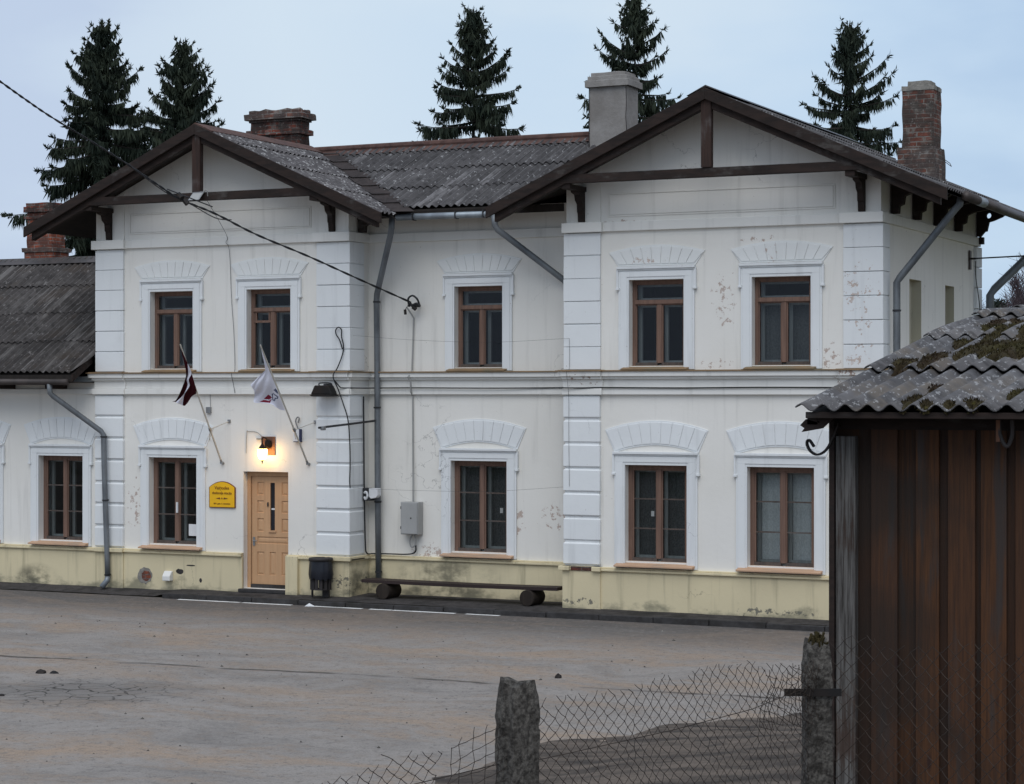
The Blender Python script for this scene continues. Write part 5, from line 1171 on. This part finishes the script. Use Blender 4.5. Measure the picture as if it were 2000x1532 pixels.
# ------------------------------------------------------------------ fence
def fence():
    t = empty('wire_fence', 'torn rusty chain link fence on broken concrete posts', 'fence', (20.6, -23.5, .7))
    P1, P2 = Vector((20.446, -24.026, 0)), Vector((21.214, -21.602, 0)); d = (P2-P1).normalized(); ang = math.atan2(d.y, d.x)
    def conc(cx, cy, w, z0, z1, rot, sd, chip):
        m = MB(); n = 40; J = 90; vs = []
        for j in range(J+1):
            z = z0+(z1-z0)*j/J; f = max(0., (z-(z1-chip))/chip)
            for k in range(n):
                a = 2*math.pi*k/n; c, s = math.cos(a), math.sin(a); q = w/2/max(abs(c), abs(s)); q = min(q, w*.685)
                q *= 1-.16*f*f-.10*max(0, f-.7); x, y = q*c, q*s
                g = .008*wob(c*3, s*3, z*9+sd, 1.)+.011*wob(c*2, s*2, z*3.5+sd, 1.)+.009*wob(c*7, s*7, z*24, 1.); x += g*c; y += g*s
                zz = z + (f*(.055*wob(c*1.1+sd, s*1.1, 2, 1.2)) if f > 0 else 0)
                X = cx+x*math.cos(rot)-y*math.sin(rot); Y = cy+x*math.sin(rot)+y*math.cos(rot); vs.append((X, Y, zz))
        m.add(vs, [(j*n+k, j*n+(k+1) % n, (j+1)*n+(k+1) % n, (j+1)*n+k) for j in range(J) for k in range(n)])
        c = (cx, cy, z1+.01); o = len(m.v); m.v.append(c); b = J*n
        for k in range(n): m.f.append((b+k, b+(k+1) % n, o)); m.mi.append(0)
        return m
    conc(P1.x+.015, P1.y, .155, .2, 2.27, R(25.7)+R(35), 2.2, .16).part('fence_post', M['post'], t, label='stubby lichened concrete post at the middle of the photo')
    p2 = conc(21.20, -21.60, .150, .2, 2.245, R(30), 7.7, .20).part('fence_post', M['post'], t, label='crumbling concrete post close beside the shed corner')
    m = MB(); rv = Vector((math.cos(R(25.7)), math.sin(R(25.7)), 0)); nv = Vector((-rv.y, rv.x, 0))
    c0 = Vector((21.20, -21.60, 1.975)) - nv*.105
    A = c0-rv*.20; B = c0+rv*.125; z = Vector((0, 0, .021))
    for a, b in ((A, B),): m.add([a-z, b-z, b+z, a+z, a-z+nv*.012, b-z+nv*.012, b+z+nv*.012, a+z+nv*.012], [(0, 1, 2, 3), (7, 6, 5, 4), (0, 4, 5, 1), (3, 2, 6, 7), (0, 3, 7, 4), (1, 5, 6, 2)])
    m.part('iron_bar', M['iron'], t); 
    # lichen tufts on the broken post head
    m = MB(); rnd = random.Random(3)
    for k in range(46):
        a = rnd.uniform(0, 6.28); r_ = rnd.uniform(.0, .055); x, y = 21.20+r_*math.cos(a), -21.60+r_*math.sin(a); z_ = 2.235+rnd.uniform(-.02, .03)
        l = rnd.uniform(.015, .05); m.tube([(x, y, z_), (x+rnd.uniform(-.02, .02), y+rnd.uniform(-.02, .02), z_+l)], [.006, .008], 4)
    m.part('lichen_tuft', M['moss'], p2)
    # mesh panels: sheared lattice of bowed wires with bent loose ends at the torn top edge
    rnd = random.Random(8)
    def panel(org, dirv, smin, smax, z0, ztop, Af, Bf, warp, ds=.0, gap=lambda s, z: False):
        """node(i,j) = i*A + j*B in the (s,z) plane of the fence"""
        m = MB(); nodes = {}
        def W(s, z):
            ws, wz, wn = warp(s, z); q = org + dirv*(s+ws); nn = Vector((-dirv.y, dirv.x, 0)); q = q+nn*wn; return Vector((q.x, q.y, z+wz))
        (ax, az), (bx, bz) = Af, Bf; det = ax*bz-az*bx
        cs = [(s-smin, z-ztop(smin)) for s in (smin, smax) for z in (z0, 2.5)]
        ij = [((x*bz-y*bx)/det, (ax*y-az*x)/det) for x, y in cs]
        i0, i1 = int(min(q[0] for q in ij))-1, int(max(q[0] for q in ij))+1; j0, j1 = int(min(q[1] for q in ij))-1, int(max(q[1] for q in ij))+1
        def ok(s, z): return smin <= s <= smax and z0 <= z <= ztop(s)
        def node(i, j):
            s = smin+i*ax+j*bx; z = ztop(smin)+i*az+j*bz
            return s, z
        jt = {}
        def jit(i, j):
            if (i, j) not in jt: jt[(i, j)] = (rnd.gauss(0, .0022), rnd.gauss(0, .0022), rnd.gauss(0, .002))
            return jt[(i, j)]
        def wp(i, j):
            s, z = node(i, j); q = W(s, z); e = jit(i, j); return q + dirv*e[0] + Vector((0, 0, e[1])) + Vector((-dirv.y, dirv.x, 0))*(e[2] + (.004 if (i+j) % 2 else -.004))
        r = .00175
        for i in range(i0, i1+1):
            for j in range(j0, j1+1):
                s, z = node(i, j)
                for di, dj in ((1, 0), (0, 1)):
                    s2, z2 = node(i+di, j+dj); a_in, b_in = ok(s, z), ok(s2, z2)
                    if gap(s, z): continue
                    if a_in and b_in:
                        a, b = wp(i, j), wp(i+di, j+dj); mid = (a+b)/2+Vector((0, 0, -.0035))+dirv*rnd.gauss(0, .0015); m.tube([a, mid, b], r, 4, cap=False)
                    elif a_in != b_in and (z > ztop(s) or z2 > ztop(s2)) and smin < (s+s2)/2 < smax:
                        a, b = (wp(i, j), wp(i+di, j+dj)) if a_in else (wp(i+di, j+dj), wp(i, j))
                        f = rnd.choice([.0, .55, .7, 1., 1.])
                        if f: m.tube([a, a+(b-a)*f*.5+Vector((0, 0, -.002)), a+(b-a)*f+dirv*rnd.gauss(0, .008)], r, 4, cap=False)
        for (i, j) in list(jt):
            s, z = node(i, j)
            if ok(s, z):
                p = wp(i, j); k = .0036; o = len(m.v); m.v += [(p.x+a*k, p.y+b*k, p.z+c*k*1.5) for a, b, c in ((1,0,0),(0,1,0),(-1,0,0),(0,-1,0),(0,0,1),(0,0,-1))]
                for q in range(4): m.f += [(o+q, o+(q+1) % 4, o+4), (o+(q+1) % 4, o+q, o+5)]; m.mi += [0, 0]
        return m
    def warpA(s, z):
        k = max(0, (s-1.75)/.8); return (.035*k*wob(s, z, 1, 9)-.05*k*k, .05*k*wob(s, z, 5, 8)-.05*k*max(0, z-1.9), .03*wob(s, z, 9, 3)+.05*k*wob(s, z, 2, 6))
    ztA = lambda s: 2.13+.045*min(1, s/.9)+.012*wob(s, 0, 0, 5)-.02*max(0, s-1.9)
    L = (P2-P1).length
    panel(P1+Vector((0, 0, 0)), d, .06, L-.03, .9, ztA, (.0405, -.036), (-.0325, -.036), warpA).part('wire_mesh', M['wire'], t)
    # crumpled extra layer near the second post
    def warpC(s, z): return (.03*wob(s, z, 3, 6), .03*wob(s, z, 8, 5), .05*wob(s, z, 4, 5)-.05)
    panel(P1, d, L-.62, L+.0, 1.80, lambda s: 2.12+.07*wob(s, 4, 0, 6), (.045, -.018), (-.004, -.047), warpC).part('wire_mesh', M['wire'], t)
    dl = -d
    ztB = lambda s: 2.10-.105*min(s, 1.3)+.022*wob(s, 1, 7, 4.)-.05*math.exp(-((s-.50)/.12)**2)
    def warpB(s, z): k = math.exp(-((s-.45)/.15)**2); return (.03*k*wob(s, z, 3, 10), .03*k*wob(s, z, 6, 10)-.02*s, .03*wob(s, z, 9, 3))
    panel(P1, dl, .05, .52, .9, ztB, (.080, -.018), (.004, -.054), warpB).part('wire_mesh', M['wire'], t)
    panel(P1, dl, .50, 2.6, .9, ztB, (.045, .031), (.041, -.036), warpB).part('wire_mesh', M['wire'], t)
    panel(Vector((21.25, -21.60, 0)), Vector((1, 0, 0)), .02, 3.8, .9, lambda s: 2.26+.02*wob(s, 3, 3, 3), (.043, -.046), (-.043, -.046), lambda s, z: (0, 0, .015*wob(s, z, 1, 3))).part('wire_mesh', M['wire'], t)
    m = MB(); m.tube([P1+Vector((.05, .0, 1.885)), P1+d*1.2+Vector((0, 0, 1.90)), P1+d*1.9+Vector((0, 0, 1.935)), P2+Vector((0, 0, 2.02))], .0022, 4); m.tube([P1+Vector((-.05, 0, 1.88)), P1-d*2.6+Vector((0, 0, 1.80))], .0022, 4); m.part('tension_wire', M['wire'], t)
fence()

# ------------------------------------------------------------------ trees
def spruce(loc, H, slope, zlow, label, seed, dens=1., gap=.0, top=.35, rmax=3.4, mat='needle', group=None, fat=1.):
    rnd = random.Random(seed); t = empty('spruce_tree', label, 'spruce', loc, group); X, Y, Z = loc
    m = MB(); tw = [(X+.05*wob(k, seed, 0, .6), Y+.05*wob(k, seed, 3, .6), Z+H*k/14) for k in range(15)]
    m.tube(tw, [max(.018, .20*(1-k/14.2)) for k in range(15)], 7); trunk = m.part('trunk', M['bark'], t)
    cr = MB(); br = MB()
    def sprig(p, dr, l, w, side):
        s = dr.cross(side); 
        if s.length < 1e-3: return
        s = s.normalized()*w*.5; o = len(cr.v); a = p; mid = p+dr*l*.45; e = p+dr*l
        cr.v += [tuple(a-s*.35), tuple(a+s*.35), tuple(mid+s), tuple(e), tuple(mid-s)]; cr.f.append((o, o+1, o+2, o+3, o+4)); cr.mi.append(0)
    def rv(): return Vector((rnd.gauss(0, 1), rnd.gauss(0, 1), rnd.gauss(0, 1)))
    h = H-.25
    while h > zlow:
        dtop = H-h
        nb = rnd.choice([6, 7, 8]) if dtop > 1.2 else 6
        az0 = rnd.uniform(0, 6.28)
        for b in range(nb):
            if rnd.random() < gap and dtop > top*3: continue
            az = az0+6.283*b/nb+rnd.uniform(-.35, .35)
            L = min(rmax, top*.55+slope*dtop)*rnd.uniform(.66, 1.10)*(1+.22*wob(math.cos(az)*1.3, math.sin(az)*1.3, h*.45+seed, 1.))*(.62 if dtop > 5.3 and seed == 1 else .8 if dtop > 5.7 else 1.)
            up = max(-.10, .75-.20*dtop)+rnd.uniform(-.12, .12); cur = -.28 if dtop < 2.5 else -.55
            out = Vector((math.cos(az), math.sin(az), 0)); side = Vector((-out.y, out.x, 0)); base = Vector((X, Y, Z+h+rnd.uniform(-.09, .09)))
            def P(f): return base+out*(L*f)+Vector((0, 0, L*(up*f+cur*f*f*.9+.52*max(0, f-.25)**2.0*(1.45 if dtop > 1.5 else .9))))
            br.tube([P(0), P(.35), P(.7), P(1)], [.028+.012*L, .02+.006*L, .012, .006], 4, cap=False)
            ns = int((14+120*L)*dens)
            for k in range(ns):
                f = rnd.uniform(.10 if L < 1 else .22, 1.0)**.85; p = P(f); wdt = L*.15*(1.15-f)
                q = p+side*rnd.uniform(-1, 1)*wdt
                if f > .9: dr = (out*.6+Vector((0, 0, .35))+rv()*.5).normalized(); l = rnd.uniform(.08, .18)
                else:
                    dr = (Vector((0, 0, -1))*rnd.uniform(.6, 1.4)+out*rnd.uniform(-.1, .35)+side*rnd.gauss(0, .25)+rv()*.12).normalized(); l = rnd.uniform(.14, .44)*(1.2 if dtop > 3 else .85)
                sprig(q, dr, l*fat, rnd.uniform(.028, .060)*fat, rv())
            for k in range(int(26*dens)):
                f = rnd.uniform(0, .3); sprig(P(f)+side*rnd.gauss(0, .10), (Vector((0, 0, -1))+rv()*.5).normalized(), rnd.uniform(.15, .4)*fat, rnd.uniform(.03, .07)*fat, rv())
            for k in range(3): sprig(P(1), (out*.5+Vector((0, 0, .9))+rv()*.35).normalized(), rnd.uniform(.10, .22), .032, rv())
        h -= rnd.uniform(.20, .35)*(1 if dtop < 3 else 1.35)
    for k in range(70):
        hh = rnd.uniform(.0, .9); p = Vector((X, Y, Z+H-hh)); dr = (rv()*.6+Vector((0, 0, .75))).normalized(); sprig(p, dr, rnd.uniform(.08, .20), .04, rv())
    cr.keep = True; br.keep = True
    cr.part('crown', M[mat], t); br.part('branches', M['bark'], trunk)
    return t
G_ = 'spruces behind the station'
spruce((-14.60, 19.81, -.15), 15.15, .47, 3.0, 'tall dense spruce behind the low annex, broadest of all the spruces', 1, 1.2, .02, rmax=2.75, group=G_)
spruce((-12.40, 20.90, -.15), 14.55, .47, 3.0, 'shorter pointed spruce between the broad spruce and the left gable', 2, 1.05, .10, rmax=2.9, group=G_)
spruce((-4.37, 24.73, -.15), 15.55, .43, 4.0, 'narrow spruce standing alone behind the middle roof', 3, .85, .18, rmax=2.5, group=G_)
spruce((.07, 26.88, -.15), 16.0, .47, 4.0, 'spruce with ragged open branches behind the grey rendered chimney', 4, .75, .30, rmax=2.9, group=G_)
spruce((6.0, 29.73, -.15), 15.10, .49, 4.0, 'sparse gappy spruce beside the tall brick chimney at right', 5, .72, .32, rmax=2.9, group=G_)

def bare_tree(loc, H, label, seed, group):
    rnd = random.Random(seed); t = empty('bare_tree', label, 'tree', loc, group); B = Vector(loc); tr = MB(); tw = MB()
    tr.tube([B, B+Vector((.1, 0, H*.5)), B+Vector((0, .1, H))], [.16, .10, .02], 6)
    for k in range(60):
        f = rnd.uniform(.25, .98); p = B+Vector((0, 0, H*f)); az = rnd.uniform(0, 6.28); l = H*.26*(1.1-f)+.4
        e = p+Vector((math.cos(az)*l*.55, math.sin(az)*l*.55, l)); mid = (p+e)/2+Vector((0, 0, -.1)); tr.tube([p, mid, e], [.035, .02, .008], 4, cap=False)
        for q in range(14):
            a = p+(e-p)*rnd.uniform(.25, 1); d = Vector((rnd.gauss(0, .5), rnd.gauss(0, .5), rnd.uniform(.2, 1))).normalized()*rnd.uniform(.4, .9); tw.tube([a, a+d], [.014, .006], 3, cap=False)
    a = tr.part('trunk', M['twig'], t); tw.part('crown', M['twig'], t)
def far_trees():
    g1, g2 = 'dark conifers far beyond the shed roof', 'bare trees far beyond the shed roof'
    rnd = random.Random(31)
    proto = None
    for k, (u, dep, H) in enumerate([(1893, 150, 9.2), (1912, 158, 9.6), (1935, 150, 9.7), (1949, 146, 10.2), (1958, 148, 10.1), (1972, 156, 9.2), (1984, 150, 8.8), (2004, 150, 9.6), (2030, 150, 9.8), (2062, 156, 10.4)]):
        s = (u-1000)/4150.; th = R(25.73); x = 24.906+dep*(-math.sin(th)+s*math.cos(th)); y = -33.31+dep*(math.cos(th)+s*math.sin(th))
        if k == 0: proto = spruce((x, y, -.15), 9.4, .25, .5, 'dark pointed conifer in the far tree line right of the station', 40, .55, .0, rmax=1.9, mat='needle_far', group=g1, fat=2.2); pk = proto
        else:
            c = proto.copy(); col.objects.link(c); c.location = (x, y, -.15); c.rotation_euler = (0, 0, k*1.3); q = H/9.4; c.scale = (q, q, q)
            for ch in proto.children:
                d = ch.copy(); col.objects.link(d); d.parent = c
                for gch in ch.children: e = gch.copy(); col.objects.link(e); e.parent = d
    proto = None
    for k, (u, dep, H) in enumerate([(1900, 140, 9.4), (1922, 136, 8.9), (1966, 138, 9.0), (1978, 132, 9.6), (1990, 130, 10.6), (2003, 134, 11.8), (2022, 136, 11.), (1944, 128, 7.4), (1958, 126, 7.0), (2050, 134, 10)]):
        s = (u-1000)/4150.; th = R(25.73); x = 24.906+dep*(-math.sin(th)+s*math.cos(th)); y = -33.31+dep*(math.cos(th)+s*math.sin(th))
        if k == 0: bare_tree((x, y, -.15), 9.4, 'bare leafless greyish tree in the far tree line right of the station', 50, g2); proto = [o for o in bpy.data.objects if o.name == 'bare_tree'][0]
        else:
            c = proto.copy(); col.objects.link(c); c.location = (x, y, -.15); c.rotation_euler = (0, 0, k*2.1); q = H/9.4; c.scale = (q, q, q)
            for ch in proto.children: d = ch.copy(); col.objects.link(d); d.parent = c
far_trees()

# ------------------------------------------------------------------ litter on the yard
def lumps():
    def rock(name, label, x, y, z, rx, ry, h, sd, mat='iron', cat='clod', kind=None, grp=None):
        m = MB(); nu, nv = 12, 5; vs = []
        for j in range(nv+1):
            f = j/nv
            for k in range(nu):
                a = 2*math.pi*k/nu; q = 1+.4*wob(math.cos(a)*1.5, math.sin(a)*1.5, sd+j*.3, 1.2); r_ = math.cos(f*math.pi/2)*.98+.02; vs.append((x+rx*r_*q*math.cos(a), y+ry*r_*q*math.sin(a), z-.01+h*math.sin(f*math.pi/2)*(1+.3*wob(a, sd, f, 1.))))
        m.add(vs, [(j*nu+k, j*nu+(k+1) % nu, (j+1)*nu+(k+1) % nu, (j+1)*nu+k) for j in range(nv) for k in range(nu)])
        return m.thing(name, M[mat], label, cat, (x, y, z), group=grp)
    rock('dark_clod', 'flat dark clod on the cracked asphalt at far left', 6.58, -10.05, -.146, .09, .06, .06, 1); rock('dark_clod', 'thin dark scrap touching the flat clod at far left', 6.75, -9.98, -.146, .07, .04, .045, 2)
    rock('dark_clod', 'small dark clod at the left edge of the photo', 7.50, -12.0, -.146, .05, .04, .035, 3); rock('dark_clod', 'lone dark pointed clod on the asphalt above the concrete post', 13.12, -7.43, -.146, .05, .05, .065, 5)
    rnd = random.Random(17); m = MB()
    for k in range(420):
        x = rnd.uniform(2, 17); y = rnd.uniform(-18, -1.2)
        if bank_d(x, y) > .2: continue
        r_ = abs(rnd.gauss(.006, .008))+.006; n = 6; o = len(m.v)
        m.v += [(x+r_*rnd.uniform(.6, 1.3)*math.cos(6.283*q/n), y+r_*rnd.uniform(.6, 1.3)*math.sin(6.283*q/n), -.147) for q in range(n)] + [(x, y, -.147+r_*.9)]
        mi = 0 if rnd.random() < .75 else 1
        for q in range(n): m.f.append((o+q, o+(q+1) % n, o+n)); m.mi.append(mi)
    m.thing('grit', [M['post'], M['mortar']], 'loose grit scattered over the asphalt yard', 'grit', (10, -9, -.146), kind='stuff')
lumps()

# ------------------------------------------------------------------ camera, sky, light
cam = bpy.data.cameras.new('camera'); co = bpy.data.objects.new('camera', cam); col.objects.link(co); sc.camera = co
co.location = (24.906, -33.31, 3.68); co.rotation_euler = (R(90), 0, R(25.73)); cam.sensor_width = 36; cam.lens = 4150/2000*36; cam.clip_end = 2000
w = bpy.data.worlds.new('World'); sc.world = w; w.use_nodes = True
t = w.node_tree; bg = t.nodes['Background']; N = t.nodes.new; Lk = t.links.new
sky = N('ShaderNodeTexSky'); sky.sky_type = 'NISHITA'; sky.sun_disc = False; SE, SA = R(55), R(165)
sky.sun_elevation = SE; sky.sun_rotation = SA; sky.air_density = 1.0; sky.dust_density = 1.5; sky.ozone_density = 1.5
tc = N('ShaderNodeTexCoord'); mp = N('ShaderNodeMapping'); mp.inputs['Scale'].default_value = (1.6, 1.6, 4.2); Lk(tc.outputs['Generated'], mp.inputs[0])
nz = N('ShaderNodeTexNoise'); nz.inputs['Scale'].default_value = 2.6; nz.inputs['Detail'].default_value = 5; nz.inputs['Roughness'].default_value = .5; Lk(mp.outputs[0], nz.inputs['Vector'])
mr = N('ShaderNodeMapRange'); mr.interpolation_type = 'SMOOTHSTEP'; Lk(nz.outputs[0], mr.inputs[0])
for i, v in enumerate((.32, .68, 0, 1)): mr.inputs[i+1].default_value = v
vd = N('ShaderNodeVectorMath'); vd.operation = 'DOT_PRODUCT'; Lk(tc.outputs['Generated'], vd.inputs[0]); vd.inputs[1].default_value = (.9008, .4341, .25)
ad = N('ShaderNodeMath'); ad.operation = 'MULTIPLY_ADD'; Lk(mr.outputs[0], ad.inputs[0]); ad.inputs[1].default_value = -.20; Lk(vd.outputs['Value'], ad.inputs[2])
rp = N('ShaderNodeValToRGB'); Lk(ad.outputs[0], rp.inputs[0]); e = rp.color_ramp.elements
ma = N('ShaderNodeMapRange'); Lk(ad.outputs[0], ma.inputs[0])
for i, v in enumerate((-.30, 1.0, 0, 1)): ma.inputs[i+1].default_value = v
Lk(ma.outputs[0], rp.inputs[0]); e[0].position = 0; e[0].color = (.57, .675, .85, 1); e[1].position = 1; e[1].color = (.72, .76, .84, 1)
for q_, c_ in ((.18, (.695, .815, .93, 1)), (.31, (.585, .74, .915, 1)), (.48, (.38, .54, .78, 1)), (.70, (.68, .74, .86, 1))): k = e.new(q_); k.color = c_
c1 = N('ShaderNodeMix'); c1.data_type = 'RGBA'; c1.blend_type = 'MULTIPLY'; c1.inputs[0].default_value = 1; Lk(rp.outputs[0], c1.inputs[6]); c1.inputs[7].default_value = (8.9, 8.95, 9.0, 1)
mx = N('ShaderNodeMix'); mx.data_type = 'RGBA'; mx.inputs[0].default_value = .93; Lk(sky.outputs[0], mx.inputs[6]); Lk(c1.outputs[2], mx.inputs[7])
Lk(mx.outputs[2], bg.inputs[0]); bg.inputs[1].default_value = .10
sl = bpy.data.lights.new('sun', 'SUN'); sl.energy = 1.45; sl.angle = R(50); sl.color = (1, .975, .95); so = bpy.data.objects.new('sun', sl); col.objects.link(so)
dirv = Vector((math.sin(SA)*math.cos(SE), math.cos(SA)*math.cos(SE), math.sin(SE)))
so.rotation_euler = dirv.to_track_quat('Z', 'Y').to_euler()
vs = sc.view_settings; vs.view_transform = 'Standard'; vs.look = 'None'; vs.exposure = .10; vs.gamma = 1; vs.use_curve_mapping = False
